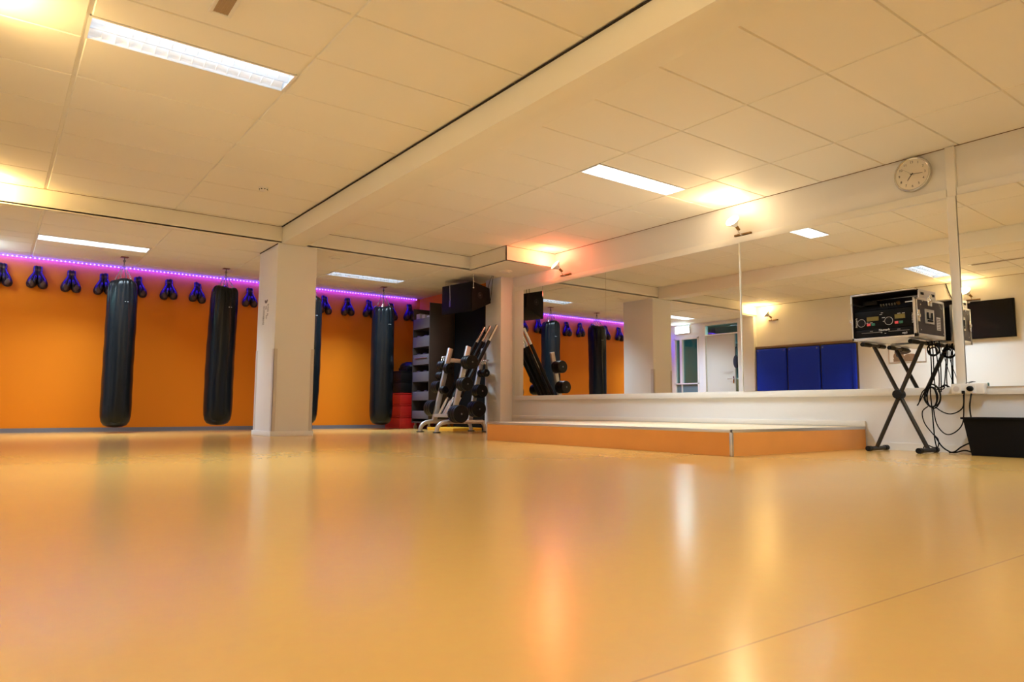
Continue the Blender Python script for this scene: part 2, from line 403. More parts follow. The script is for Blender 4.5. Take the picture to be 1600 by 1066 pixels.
# vents and detector
t = thing('ceiling_grille', 'long narrow slatted air grille in the high ceiling near its front edge', 'air grille', (.895, 3.43, Z2))
p = P()
for a in [(.835, .855, 2.88, 3.978), (.935, .955, 2.88, 3.978), (.855, .935, 3.958, 3.978), (.855, .935, 2.88, 2.9)]: p.box(*a, Z2 - .006, Z2 + .004, .001)
p.done('frame', M['white_trim'], t)
p = P(); p.box(.855, .935, 2.9, 3.958, Z2 - .0015, Z2 - .0005)
for x in (.875, .895, .915): p.box(x - .003, x + .003, 2.9, 3.958, Z2 - .004, Z2 - .001)
p.done('slats', M['grille'], t)
def vent(x, y, label):
    t = thing('round_ceiling_vent', label, 'air vent', (x, y, Z1))
    P().tube([(x, y, Z1 + .002), (x, y, Z1 - .006), (x, y, Z1 - .016)], [.098, .095, .072], 32).done('flange', M['ceil'], t)
    P().ring((x, y, Z1 - .010), (0, 0, 1), .068, .006).done('gap_ring', M['brown_line'], t)
    P().disc((x, y, Z1 - .026), (0, 0, 1), .058, .012, bev=.004).done('disc', M['white_trim'], t)
vent(3.565, 8.744, 'round white air vent in the low ceiling beside the column')
vent(5.889, 8.10, 'round white air vent in the dropped ceiling corner beside the speaker')
t = thing('smoke_detector', 'small round smoke detector on the high ceiling left of the beam', 'smoke detector', (2.06, 6.97, Z2))
P().disc((2.06, 6.97, Z2 - .014), (0, 0, 1), .050, .016, bev=.004).done('base', M['white_trim'], t)
P().tube([(2.06, 6.97, Z2 - .014), (2.06, 6.97, Z2 - .03), (2.06, 6.97, Z2 - .04)], [.040, .038, .022], 24).done('sensor_head', M['white_trim'], t)
p = P()
for k in range(8):
    a = k * PI / 4; p.box(2.06 + .037 * math.cos(a) - .006, 2.06 + .037 * math.cos(a) + .006, 6.97 + .037 * math.sin(a) - .006, 6.97 + .037 * math.sin(a) + .006, Z2 - .027, Z2 - .019)
p.done('slots', M['ink'], t)

# ------------------------------------------------------------------ mirrors and their frame
XF = 6.290
def pane(y0, y1, a, b, z0, z1, label):
    yc = (y0 + y1) / 2
    f = lambda y, z: XF - a * (y - yc) - b * (z - 1.3)
    p = P(); q = [(y0, z0), (y1, z0), (y1, z1), (y0, z1)]
    A = [p.bm.verts.new((f(y, z), y, z)) for y, z in q]; B = [p.bm.verts.new((f(y, z) + .004, y, z)) for y, z in q]
    p.bm.faces.new(A); p.bm.faces.new(B[::-1])
    for k in range(4): p.bm.faces.new((A[k], A[(k + 1) % 4], B[(k + 1) % 4], B[k]))
    return tag(p.done('wall_mirror', M['mirror'], org=(XF, yc, z0), smooth=False), label, 'mirror', 'wall mirrors above the stage')
pane(6.444, 8.186, .006, -.001, .532, 2.107, 'narrow wall mirror farthest from the clock, beside the speaker')
pane(4.414, 6.439, .006, -.001, .532, 2.107, 'wide wall mirror in the middle, reflecting the column and the door')
pane(2.402, 4.404, .018, -.003, .532, 2.107, 'wall mirror behind the flight case, reflecting the blue mats')
pane(-.4, 2.322, .018, -.003, .532, 2.107, 'wall mirror right of the white post, reflecting the television')
p = P(); p.box(XF - .012, XM, 2.40, 8.41, .468, .532, .003); p.box(XF - .012, XM, -.4, 2.40, .468, .532, .003)
struct(p.done('trim_3', M['white_trim']))
struct(P().box(XF - .006, XM, 2.402, 8.41, 2.107, 2.178, .002).done('trim_4', M['white_trim']))
struct(P().box(XF - .006, XM, -.4, 2.326, 2.107, 2.178, .002).done('trim_5', M['white_trim']))
struct(P().box(6.262, XM, 4.4055, 4.4125, .532, 2.107).done('trim_8', M['white_trim']))
struct(P().box(XF - .003, XM, 6.440, 6.444, .532, 2.107).done('trim_9', M['brown_line']))
struct(P().box(XF - .006, XM, 8.187, 8.40, .532, 2.107, .002).done('trim_6', M['white_trim']))
p = P(); p.box(6.262, XM, 2.330, 2.398, .534, 2.106, .003); p.box(XF - .008, XM, 2.330, 2.398, 2.106, Z2 - .005, .002)
struct(p.done('trim_7', M['white_trim']))

# ------------------------------------------------------------------ stage
S0, S1, SY0, SY1, SH = 4.349, 6.296, 3.168, 6.321, .194
t = thing('stage_platform', 'low stage platform with pale deck and orange brown sides below the mirrors', 'stage', ((S0 + S1) / 2, (SY0 + SY1) / 2, 0))
P().box(S0 + .004, S1, SY0 + .004, SY1 - .004, SH - .012, SH, .001).done('deck', M['stage_top'], t)
P().box(S0 + .002, S0 + .02, SY0 + .002, SY1 - .002, 0, SH - .018).done('front_panel', M['stage_front'], t)
P().box(S0 + .02, S1, SY0 + .002, SY0 + .02, 0, SH - .018).done('side_panel', M['stage_front'], t)
P().box(S0 + .02, S1, SY1 - .02, SY1 - .002, 0, SH - .018).done('side_panel', M['stage_front'], t)
p = P(); p.box(S0, S0 + .012, SY0, SY1, SH - .022, SH + .002, .001); p.box(S0, S1, SY0, SY0 + .012, SH - .022, SH + .002, .001); p.box(S0, S1, SY1 - .012, SY1, SH - .022, SH + .002, .001)
p.done('edge_strip', M['alu'], t)
p = P(); p.box(S0 - .002, S0 + .022, SY0 - .002, SY0 + .022, 0, SH - .02, .004); p.done('corner_profile', M['alu'], t)
p = P(); p.box(S0 - .002, S0 + .014, SY1 - .014, SY1 + .002, 0, SH - .02, .004); p.done('corner_profile', M['alu'], t)

# ------------------------------------------------------------------ clock
CX, CY, CZ = XM, 2.660, 2.378
t = thing('wall_clock', 'round silver rimmed wall clock showing about a quarter past seven', 'clock', (CX, CY, CZ))
P().lathe((CX, CY, CZ), (-1, 0, 0), [(0, .150), (.030, .154), (.041, .149), (.043, .142), (.040, .135), (.032, .130)], 64).done('case', M['clock_case'], t)
P().disc((CX - .0325, CY, CZ), (-1, 0, 0), .1335, .005, 48).done('face', M['clock_face'], t)
p = P()
for h in range(1, 13):
    a = h * PI / 6; p.text(str(h), (CX - .0385, CY - math.sin(a) * .105, CZ + math.cos(a) * .105), .030, (0, -1, 0), (0, 0, 1), .0004)
p.done('numerals', M['ink'], t)
def hand(a, L, w, back, x, name):
    d = V((0, -math.sin(a), math.cos(a))); u = V((0, -math.cos(a), -math.sin(a))); c = V((x, CY, CZ))
    P().prism([c - d * back + u * w, c - d * back - u * w, c + d * L - u * w * .6, c + d * L + u * w * .6], (-.0012, 0, 0)).done(name, M['ink'], t)
hand(math.radians(218), .062, .0035, .012, CX - .040, 'hour_hand'); hand(math.radians(95), .088, .0026, .015, CX - .0415, 'minute_hand'); hand(math.radians(308), .085, .0009, .022, CX - .043, 'second_hand')

# ------------------------------------------------------------------ wall spot lamps
def spot_lamp(wx, sgn, y, z, aim, label, glass, group='wall mounted spot lamps'):
    # wx wall plane, sgn direction into the room
    t = thing('wall_spot_lamp', label, 'spot lamp', (wx, y, z), group)
    P().box(min(wx, wx + sgn * .034), max(wx, wx + sgn * .034), y - .10, y + .10, z - .010, z + .010, .003).done('wall_plate', M['brass'], t)
    a = V(aim).normalized(); piv = V((wx + sgn * .085, y + .01, z + .050))
    P().tube(smooth_path([(wx + sgn * .012, y, z), (wx + sgn * .06, y, z - .008), (wx + sgn * .085, y + .01, z + .03), piv], 4), .006, 10).done('arm', M['chrome'], t)
    P().tube([piv - a * .015, piv + a * .045], [.016, .018], 16).done('socket', M['brass'], t)
    c = piv + a * .045
    P().tube([c, c + a * .025, c + a * .065, c + a * .08], [.020, .032, .070, .074], 24).done('reflector_bulb', M['reflector'], t)
    f = c + a * .0805
    P().tube([f - a * .001, f + a * .008, f + a * .013, f + a * .015], [.073, .062, .034, .002], 24).done('bulb_face', glass, t)
    return f + a * .03, a
def lamp(kind, name, loc, energy, color, aim=None, size=90, blend=.5, rad=.03):
    d = bpy.data.lights.new(name, kind); d.energy = energy; d.color = color; d.shadow_soft_size = rad
    o = bpy.data.objects.new(name, d); o.location = loc; COL.objects.link(o)
    if kind == 'SPOT':
        d.spot_size = math.radians(size); d.spot_blend = blend; o.rotation_euler = V(aim).to_track_quat('-Z', 'Y').to_euler()
    return o
WARM = (1.0, .62, .26)
f, a = spot_lamp(XM, -1, 4.38, 2.195, (-.80, -.02, .58), 'lit white spot lamp on the wall above the mirror joint', M['bulb_warm'])
lamp('SPOT', 'spot_lamp_beam', f, 15, WARM, a, 110, .7); lamp('POINT', 'spot_lamp_glow', f, 7.0, (1, .74, .42), rad=.05)
f, a = spot_lamp(XM, -1, 7.24, 2.195, (-.74, .22, .62), 'lit orange red spot lamp on the wall beside the dropped ceiling corner', M['bulb_red'])
lamp('SPOT', 'spot_lamp_beam', f, 5, (1, .50, .09), a, 90, .7); lamp('POINT', 'spot_lamp_glow', f, 13, (1, .17, .09), rad=.05)
f, a = spot_lamp(XO, 1, 8.00, 2.22, (.45, .55, .55), 'lit warm spot lamp on the wall above the blue mats, seen in the mirror', M['bulb_warm'])
lamp('SPOT', 'spot_lamp_beam', f, 16, (1, .60, .18), a, 110, .7); lamp('POINT', 'spot_lamp_glow', f, 9, (1, .64, .24), rad=.05)
f, a = spot_lamp(XO, 1, 4.36, 2.20, (.65, .3, .62), 'lit warm spot lamp on the wall above the television, seen in the mirror', M['bulb_warm'])
lamp('SPOT', 'spot_lamp_beam', f, 9, (1, .64, .22), a, 110, .7); lamp('POINT', 'spot_lamp_glow', f, 9, (1, .66, .27), rad=.05)
for wx, sg, yy, lab in ((XO, 1, .72, 'added unseen warm spot lamp on the wall left of the camera'), (XM, -1, -1.40, 'added unseen warm spot lamp on the mirror wall behind the camera')):  # pair of out-of-view lamps added to raise the warm light in the room
    f, a = spot_lamp(wx, sg, yy, 2.19, (sg * .75, .2, .60), lab, M['bulb_warm'])
    lamp('SPOT', 'spot_lamp_beam', f, 50, (1, .70, .30), a, 110, .7); lamp('POINT', 'spot_lamp_glow', f, 36, (1, .72, .34), rad=.05)

# ------------------------------------------------------------------ LED strip
ZL = 2.316
t = thing('led_strip', 'violet LED light strip along the top of the orange wall', 'light strip', (3.1, YW, ZL))
P().box(XO + .02, 6.14, YW - .006, YW, ZL - .010, ZL + .015).done('tape', M['led_base'], t)
nb = 132; xs = [XO + .06 + (6.13 - XO - .07) * k / (nb - 1) for k in range(nb)]
bead0 = P().ell((xs[-1], YW - .009, ZL), (.0085, .005, .0085), seg=8).done('led_bead', M['led'], t)
for k in range(nb - 2, nb - 101, -1):
    c = bead0.copy(); COL.objects.link(c); c.parent = t; c.location = (xs[k] - xs[-1], 0, 0)
p = P()
for k in range(0, nb - 100): p.ell((xs[k], YW - .009, ZL), (.0085, .005, .0085), seg=8)
p.done('led_beads', M['led'], t)['kind'] = 'stuff'
area('led_strip_output', ((XO + 6.14) / 2, YW - .034, ZL - .010), 6.14 - XO - .1, .010, 55, (.014, .003, 1.0), 180, (math.radians(24), 0, 0))

# ------------------------------------------------------------------ punching bags
def bag(x, y, r, z0, ztop, label, seed, sway=0.0, lean=0.0):
    t = thing('punching_bag', label, 'punching bag', (x, y, z0), 'black punching bags hanging from the low ceiling')
    rnd = random.Random(seed); p = P(); seg = 120; H = ztop - z0
    prof = [(0, .01), (.004, .45), (.016, .74), (.04, .90), (.075, .975), (.12, 1.0)] + [(.12 + (.80 - .12) * k / 14, 1.0 + .012 * math.sin(k * 1.7 + seed)) for k in range(1, 15)] + [(.84, 1.0), (.88, .995), (.91, .985), (.935, .97), (.955, .962), (.972, .930), (.984, .88), (.993, .81), (.999, .71), (1.0, .60), (.997, .50), (.985, .40), (.975, .05)]
    ph = [rnd.uniform(0, 6.28) for _ in range(6)]
    rings = []
    for i, (f, s) in enumerate(prof):
        ring = []; z = f * H; w = max(0, min(1, (f - .74) / .24)) if i < len(prof) - 3 else .6
        cx = sway * math.sin(f * PI) + lean * (1 - f)
        for k in range(seg):
            a = 2 * PI * k / seg
            fold = .55 * (1 - abs(math.sin(6 * a + ph[0]))) ** 1.5 + .35 * (1 - abs(math.sin(9.5 * a + ph[1] + f * 2))) + .15 * math.sin(15 * a + ph[2])
            dent = .008 * math.sin(2 * a + ph[3] + f * 7) + .006 * math.sin(3 * a + ph[4] - f * 11)
            rr = r * s * (1 - w * .135 * fold + dent)
            zz = z + (w ** 3) * .016 * math.cos(2 * a + ph[5]) * (1 if f > .95 else 0)
            ring.append(p.bm.verts.new((x + cx + rr * math.cos(a), y + rr * math.sin(a), z0 + zz)))
        rings.append(ring)
    for i in range(len(rings) - 1):
        for k in range(seg): p.bm.faces.new((rings[i][k], rings[i][(k + 1) % seg], rings[i + 1][(k + 1) % seg], rings[i + 1][k]))
    p.bm.faces.new(rings[0][::-1]); p.bm.faces.new(rings[-1])
    body = p.done('bag_body', M['black_leather'], t)
    P().text('- -', (x + .03, y - r * 1.015, ztop - .30), .05, (1, 0, 0), (0, 0, 1), .001).done('print', M['white_print'], body)
    ztop2 = Z1 - .10
    p = P()
    for k in range(4):
        a = PI / 4 + k * PI / 2 + .25; q0 = V((x + .62 * r * math.cos(a), y + .62 * r * math.sin(a), ztop - .01)); q1 = V((x, y, ztop2))
        d = (q1 - q0); n = max(3, int(d.length / .030))
        for j in range(2, n):
            c = q0 + d * (j / n); u, w = frame_of(d); ax = u if j % 2 else w
            o2 = d.normalized() * .016; e = ax * .007
            p.tube([c - o2 + e, c + o2 + e, c + o2 - e, c - o2 - e], .0034, 6, closed=True)
    p.done('chain', M['alu'], t)
    for k in range(4):
        a = PI / 4 + k * PI / 2 + .25; q0 = V((x + .60 * r * math.cos(a), y + .60 * r * math.sin(a), ztop - .035)); q1 = V((x + .50 * r * math.cos(a), y + .50 * r * math.sin(a), ztop + .035))
        u = V((-math.sin(a), math.cos(a), 0)) * .012
        P().tube([q0 - u, q1 - u * .8, q1 + u * .8, q0 + u], .0042, 8, closed=True).done('carabiner', M['chrome'], t)
    p = P(); p.ring((x, y, ztop2 + .01), (1, 0, 0), .018, .004); p.cyl((x, y, ztop2 + .02), (x, y, Z1 - .006), .007, seg=10); p.ring((x, y, ztop2 + .045), (0, 1, 0), .014, .004)
    p.done('swivel_hook', M['steel_dark'], t)
    P().box(x - .045, x + .045, y - .045, y + .045, Z1 - .008, Z1, .002).done('ceiling_plate', M['brass'], t)
bag(1.310, 10.45, .182, .072, 2.015, 'large black punching bag hanging farthest left, alone in the open', 1)
bag(2.600, 10.42, .190, .090, 2.055, 'black punching bag hanging just left of the white column', 5, sway=-.012, lean=-.03)
bag(3.850, 10.42, .186, .085, 2.045, 'black punching bag mostly hidden behind the white column', 9, sway=.012, lean=-.03)
bag(5.085, 10.41, .186, .070, 2.000, 'black punching bag hanging nearest the drawer cabinet', 13)

# ------------------------------------------------------------------ boxing gloves
def make_glove(sx):
    t = thing('boxing_glove', 'x', 'boxing glove', (0, YW, 2.2), 'boxing gloves hanging in pairs on the orange wall')
    c = lambda x, y, z: (sx * x, YW - y, 2.2 + z)
    n = 25; path = smooth_path([c(.018, .046, -.07), c(.026, .050, -.12), c(.042, .056, -.17), c(.056, .060, -.215), c(.064, .060, -.255), c(.066, .058, -.30)], 5)
    rad = [.027 + .033 * math.sin(PI / 2 * min(1, (k / (len(path) - 1)) / .72)) if k / (len(path) - 1) < .72 else .060 * math.sqrt(max(.0005, 1 - ((k / (len(path) - 1) - .72) / .285) ** 2)) for k in range(len(path))]
    b = P().tube(path, rad, 18).done('fist', M['glove'], t)
    P().tube(smooth_path([c(.020, .085, -.13), c(.022, .105, -.17), c(.026, .115, -.205), c(.032, .112, -.235)], 4), [.008, .013, .016, .018, .019, .020, .020, .020, .019, .017, .015, .010, .004], 10).done('thumb', M['glove'], b)
    P().ell(c(.062, .108, -.235), (.034, .014, .048), Matrix.Rotation(sx * .25, 3, 'Y'), 16).done('palm_patch', M['palm'], b)
    P().tube([c(.020, .0295, .0), c(.020, .0325, -.03), c(.020, .044, -.075)], [.029, .032, .030], 16).done('cuff', M['glove'], t)
    P().tube([c(.020, .038, -.04), c(.020, .042, -.065)], [.0335, .033], 16).done('strap', M['palm'], t)
    P().tube([(sx * .020, YW - .0005, 2.212), (sx * .020, YW - .018, 2.214), (sx * .020, YW - .026, 2.19)], .004, 8).done('hanging_loop', M['black'], t)
    return t
GX = [.008, .393, .774, 1.160, 1.584, 1.993, 2.387, 2.770, 3.154, 3.555, 3.965, 4.372, 4.779, 5.180, 5.600, 5.966]
gl0, gr0 = make_glove(-1), make_glove(1)
PAIR = []
for i, gx in enumerate(GX):
    w = ordinal(i) + ' pair from the left on the orange wall'
    for g0, side in ((gl0, 'left'), (gr0, 'right')):
        lab = 'black boxing glove, %s one of the %s' % (side, w); zz = 2.2 + random.uniform(-.012, .012)
        if i == 0: g0.location = (gx, YW, zz); g0['label'] = lab
        else: dup(g0, (gx, YW, zz), lab, random.uniform(-.05, .05))

# ------------------------------------------------------------------ drawer cabinet, step boards, black panel
CB0, CB1, CBY0, CBY1 = 5.70, 6.16, 9.945, 10.50
t = thing('drawer_cabinet', 'tall brown cabinet with open grey trays on castors, beside the rack', 'cabinet', ((CB0 + CB1) / 2, 10.2, 0))
P().box(CB0 - .01, CB1, CBY0 - .018, CBY0, .10, 2.075, .001).done('side_panel', M['brown'], t)
P().box(CB0, CB1, CBY1, CBY1 + .018, .10, 2.03, .001).done('side_panel', M['brown'], t)
P().box(CB1 - .012, CB1, CBY0, CBY1, .10, 2.03).done('back_panel', M['blackpanel'], t)
p = P()
zt = [1.84, 1.536, 1.235, .947, .618, .270 + .03]; hts = [.175, .175, .17, .165, .145, .13]
P().box(CB0, CB1, CBY0, CBY1, .10, .125).done('base_panel', M['brown'], t)
for z, h in zip(zt, hts):
    q = P(); q.box(CB0, CB0 + .012, CBY0 + .004, CBY1 - .004, z - h, z, .002); q.box(CB0 + .012, CB1 - .02, CBY0 + .004, CBY1 - .004, z - h, z - h + .01)
    tr_ = q.done('tray', M['tray'], t)
    if abs(z - 1.235) < .01: P().cyl((CB0 - .012, CBY0 + .06, z - .06), (CB0 - .012, CBY1 - .08, z - .06), .008, seg=8).done('handle', M['alu'], tr_)
for yy in (CBY0 + .05, CBY1 - .05):
    for xx in (CB0 + .04, CB1 - .04):
        q = P(); q.cyl((xx, yy - .012, .032), (xx, yy + .012, .032), .032, seg=18); q.box(xx - .012, xx + .012, yy - .018, yy + .018, .06, .10); q.done('castor', M['alu'], t)
# things lying in the trays
zb = 1.84 - .175 + .01
for k, (yy, s, rz) in enumerate(((10.02, .075, .3), (10.17, .09, -.4), (10.34, .10, .5))):
    q = P().box(CB0 + .03, CB0 + .03 + s, yy, yy + s * 1.2, zb, zb + .20 + .03 * k, .004)
    tag(q.done('carton', M['beige_carton'], org=(CB0 + .06, yy, zb)), 'pale carton standing in the top tray, ' + ('nearest the brown side panel', 'the middle one', 'nearest the red boxes')[k], 'carton', 'cartons in the top cabinet tray')
rr = random.Random(11)
for j, (z, h) in enumerate(zip(zt[1:5], hts[1:5])):
    for k in range(2):
        yy = CBY0 + .12 + .22 * k + rr.uniform(-.04, .04); zz = z - h + .01
        q = P().cyl((CB0 + .03, yy, zz + h - .005), (CB0 + .03, yy + .10, zz + h - .005), .016, seg=12)
        q.box(CB0 + .018, CB0 + .05, yy, yy + .02, zz, zz + h - .01); q.box(CB0 + .018, CB0 + .05, yy + .08, yy + .10, zz, zz + h - .01)
        tag(q.done('grip_handle', M['steel_dark'], org=(CB0 + .03, yy, zz)), 'dark metal grip lying in the %s tray from the top, %s one' % (ordinal(j + 1), ('right', 'left')[k]), 'grip', 'grips in the cabinet trays')
# step boards: three red, two black, bag on top
def step(z0, z1, m, label, dx=0, dy=0):
    t = thing('step_platform', label, 'step platform', (5.70 + dx, 10.86 + dy, z0), 'stacked step platforms beside the cabinet')
    P().box(5.52 + dx, 5.89 + dx, 10.58 + dy, 11.14 + dy, z0, z1 - .022, .012).done('riser', m, t)
    P().box(5.515 + dx, 5.895 + dx, 10.575 + dy, 11.145 + dy, z1 - .020, z1, .006).done('deck', m, t)
step(.0, .205, M['red'], 'red step platform at the bottom of the stack'); step(.207, .405, M['red'], 'red step platform second from the bottom of the stack', .003)
step(.407, .60, M['red'], 'red step platform third from the bottom, under the black ones', -.003); step(.602, .80, M['rubber'], 'black step platform directly on the red ones', .004); step(.802, .975, M['rubber'], 'black step platform at the top of the stack', .012, .02)
q = P(); q.ell((5.80, 10.84, 1.06), (.13, .22, .088)); q.box(5.68, 5.92, 10.68, 11.0, .977, 1.05, .03)
tag(q.done('gym_bag', M['rubber'], org=(5.8, 10.84, .977)), 'black bag lying on top of the stacked step platforms', 'bag')
t = thing('black_cupboard', 'tall black cupboard front between the brown cabinet and the white pillar', 'cupboard', (6.18, 9.42, 0))
P().box(6.165, 6.199, 8.905, 9.93, .02, 2.12, .002).done('door', M['blackpanel'], t)
P().box(6.170, 6.199, 8.905, 9.93, 0, .02).done('plinth', M['black'], t)

# ------------------------------------------------------------------ speaker
t = thing('loudspeaker', 'big black wedge shaped loudspeaker hanging from the low ceiling by the pillar', 'loudspeaker', (5.76, 8.97, 1.76))
y0, y1 = 8.55, 9.39
poly = [(5.60, y0, 1.764), (5.60, y0, 2.222), (5.92, y0, 2.145), (5.945, y0, 1.92)]
P().prism(poly, (0, y1 - y0, .03), .006).done('cabinet', M['black'], t)
P().prism([(5.586, y0 + .012, 1.775), (5.586, y0 + .012, 2.212), (5.601, y0 + .012, 2.212), (5.601, y0 + .012, 1.775)], (0, y1 - y0 - .024, .03), .003).done('front_grille', M['blackpanel'], t)
q = P(); q.ring((5.745, y0 - .004, 2.02), (0, 1, 0), .042, .006); q.disc((5.745, y0 - .001, 2.02), (0, -1, 0), .036, .004); q.done('rotary_badge', M['rubber'], t)
P().disc((5.745, y0 - .004, 2.02), (0, -1, 0), .012, .004).done('badge_hole', M['ink'], t)
P().prism([(5.5835, 9.12, 2.00), (5.5835, 9.155, 2.00), (5.5835, 9.155, 1.90), (5.5835, 9.12, 1.90)], (-.003, 0, 0)).done('name_plate', M['steel_dark'], t)
P().cyl((5.585, 9.15, 2.24), (5.585, 9.135, 2.0), .004, seg=8).done('sling', M['alu'], t)
for (xx, yy, zz) in ((5.62, y0 - .01, 2.13), (5.63, y1 - .05, 2.24)):
    q = P(); n = int((Z1 - zz) / .022)
    for k in range(n):
        zc = zz + (Z1 - zz) * (k + .5) / n; h = (Z1 - zz) / n * .62; e = (.005, 0) if k % 2 else (0, .005)
        q.tube([(xx + e[0], yy + e[1], zc - h), (xx + e[0], yy + e[1], zc + h), (xx - e[0], yy - e[1], zc + h), (xx - e[0], yy - e[1], zc - h)], .002, 6, closed=True)
    if yy < 8.6: q.ell((xx, yy - .004, zz - .008), (.012, .010, .016))
    q.cyl((xx, yy, Z1 - .012), (xx, yy, Z1), .012, seg=12)
    q.done('chain', M['chrome'], t)
for k, (xa, xb) in enumerate(((5.93, 5.905), (5.95, 5.955))):
    tag(P().tube(smooth_path([(xa, 8.50, Z1 + .002), (xb, 8.53, 2.24), (xb - .02, 8.545, 2.12 - .16 * k)], 6), .004, 8).done('speaker_cable', M['black'], org=(xa, 8.5, 2.3)),
        ('black cable from the ceiling to the loudspeaker, the shorter one', 'black cable from the ceiling running down behind the loudspeaker, the longer one')[k], 'cable')

# ------------------------------------------------------------------ weight rack, plates, bars
ya, yb_ = 8.925, 8.46
t = thing('weight_rack', 'silver tubular weight rack with curved feet in the corner left of the stage', 'weight rack', (5.5, 8.7, 0))
def flat_bar(p, a, b, w, d, side):
    a, b = V(a), V(b); dr = (b - a).normalized(); s_ = V(side); n = dr.cross(s_).normalized()
    poly = [a + s_ * w + n * d, a + s_ * w - n * d, a - s_ * w - n * d, a - s_ * w + n * d]; p.prism(poly, b - a, .003)
U1a, U1b = (5.215, ya, .165), (5.475, ya, 1.235); U2a, U2b = (5.235, yb_, .165), (5.495, yb_, 1.235); U3a, U3b = (5.825, ya, .12), (6.080, ya, 1.262)
for a_, b_, n_ in ((U1a, U1b, 'upright'), (U2a, U2b, 'upright'), (U3a, U3b, 'upright')):
    q = P(); flat_bar(q, a_, b_, .022, .035, (0, 1, 0)); q.done(n_, M['silver'], t)
q = P(); flat_bar(q, (5.43, ya, 1.06), (6.04, ya, 1.04), .018, .030, (0, 1, 0)); q.done('cross_beam', M['silver'], t)
q = P(); q.box(5.20, 5.40, yb_ - .02, ya + .02, .215, .225, .002); q.box(5.195, 5.205, yb_ - .02, ya + .02, .215, .262, .002); q.box(5.39, 5.40, yb_ - .02, ya + .02, .215, .262, .002)
q.done('bar_tray', M['silver'], t)
for yy, x1 in ((ya, 5.86), (yb_, 5.80)):
    q = P(); q.tube(smooth_path([(4.985, yy, .012), (4.995, yy, .075), (5.05, yy, .128), (5.15, yy, .15), (5.30, yy, .152), (x1 - .05, yy, .15)], 5), .030, 14)
    q.done('base_tube', M['silver'], t)
    q = P(); q.tube([(x1 - .06, yy, .15), (x1 - .02, yy, .10), (x1, yy, .012)], .026, 12); q.done('rear_leg', M['silver'], t)
    for xx in (4.985, x1): P().disc((xx, yy, 0), (0, 0, 1), .055, .014, 20, .003).done('rubber_foot', M['rubber'], t)
q = P(); q.cyl((5.78, yb_, .15), (5.78, ya, .15), .020, seg=12); q.done('base_tube', M['silver'], t)
GP = 'weight plates on the rack pegs'
def on_line(a, b, z):
    f = (z - a[2]) / (b[2] - a[2]); return a[0] + (b[0] - a[0]) * f
def stack(ax, y0, z, r, sgn, n, th, where, dia_bar=True):
    q = P().cyl((ax, y0 + sgn * .02, z), (ax, y0 + sgn * (.028 + n * th), z), .014, seg=12); q.done('peg', M['steel_dark'], t)
    for k in range(n):
        c = (ax, y0 + sgn * (.026 + k * th), z)
        o = P(); o.tube([(c[0], c[1], z), (c[0], c[1] + sgn * th * .12, z), (c[0], c[1] + sgn * th * .86, z), (c[0], c[1] + sgn * th * .98, z)], [r * .93, r, r, r * .93], 40)
        o2 = o.done('weight_plate', M['rubber'], org=(ax, c[1], z))
        pos = ['innermost', 'middle', 'outermost'][k] if n == 3 else (['inner', 'outer'][k] if n == 2 else ['innermost', 'second', 'third', 'outermost'][k])
        tag(o2, 'black weight plate, %s on the %s' % (pos, where), 'weight plate', GP)
        if k == n - 1:
            P().disc((c[0], c[1] + sgn * th * .96, z), (0, sgn, 0), .022, .004, 20).done('hub', M['black'], o2)
for z, r, n, th, w in ((.985, .070, 3, .055, 'far side peg of the left upright, topmost'), (.825, .062, 3, .050, 'far side peg of the left upright, second from top'), (.66, .088, 3, .058, 'far side peg of the left upright, third from top'), (.345, .118, 3, .060, 'far side peg of the left upright, lowest')):
    stack(on_line(U1a, U1b, z), ya, z, r, 1, n, th, w)
for z, r, n, w in ((.93, .075, 2, 'inner peg of the left upright, higher'), (.61, .058, 2, 'inner peg of the left upright, lower')):
    stack(on_line(U1a, U1b, z), ya, z, r, -1, n, .05, w)
for z, r, n, th, w in ((1.0, .098, 3, .058, 'near side peg of the middle upright, highest'), (.685, .098, 3, .058, 'near side peg of the middle upright, halfway'), (.245 + .02, .125, 3, .06, 'near side peg of the middle upright, lowest')):
    stack(on_line(U2a, U2b, z), yb_, z, r, -1, n, th, w)
for z, r, n, th, w in ((.88, .058, 3, .062, 'near side peg of the rear upright, highest'), (.605, .102, 3, .055, 'near side peg of the rear upright, halfway'), (.335, .122, 3, .06, 'near side peg of the rear upright, lowest')):
    stack(on_line(U3a, U3b, z), ya, z, r, -1, n, th, w)
# spring collars hanging on short top pegs
def collars(ax, y0, z, sgn, where):
    P().cyl((ax, y0 + sgn * .02, z), (ax, y0 + sgn * .20, z), .010, seg=10).done('peg', M['chrome'], t)
    for k in range(3):
        yy = y0 + sgn * (.05 + .05 * k); q = P(); q.ring((ax, yy, z - .012), (0, 1, 0), .022, .0045, 20); q.ring((ax, yy + .010, z - .012), (0, 1, 0), .022, .0045, 20)
        q.tube([(ax + .018, yy, z - .03), (ax + .035, yy, z - .06)], .005, 8); q.tube([(ax - .015, yy + .01, z - .03), (ax - .03, yy + .01, z - .06)], .005, 8)
        tag(q.done('spring_collar', M['chrome'], org=(ax, yy, z)), 'chrome spring collar, %s on the top peg of the %s upright' % (['innermost', 'middle', 'outermost'][k], where), 'collar', 'spring collars on the rack')
collars(on_line(U1a, U1b, 1.115), ya, 1.115, 1, 'left'); collars(on_line(U3a, U3b, 1.06), ya, 1.075, -1, 'rear')
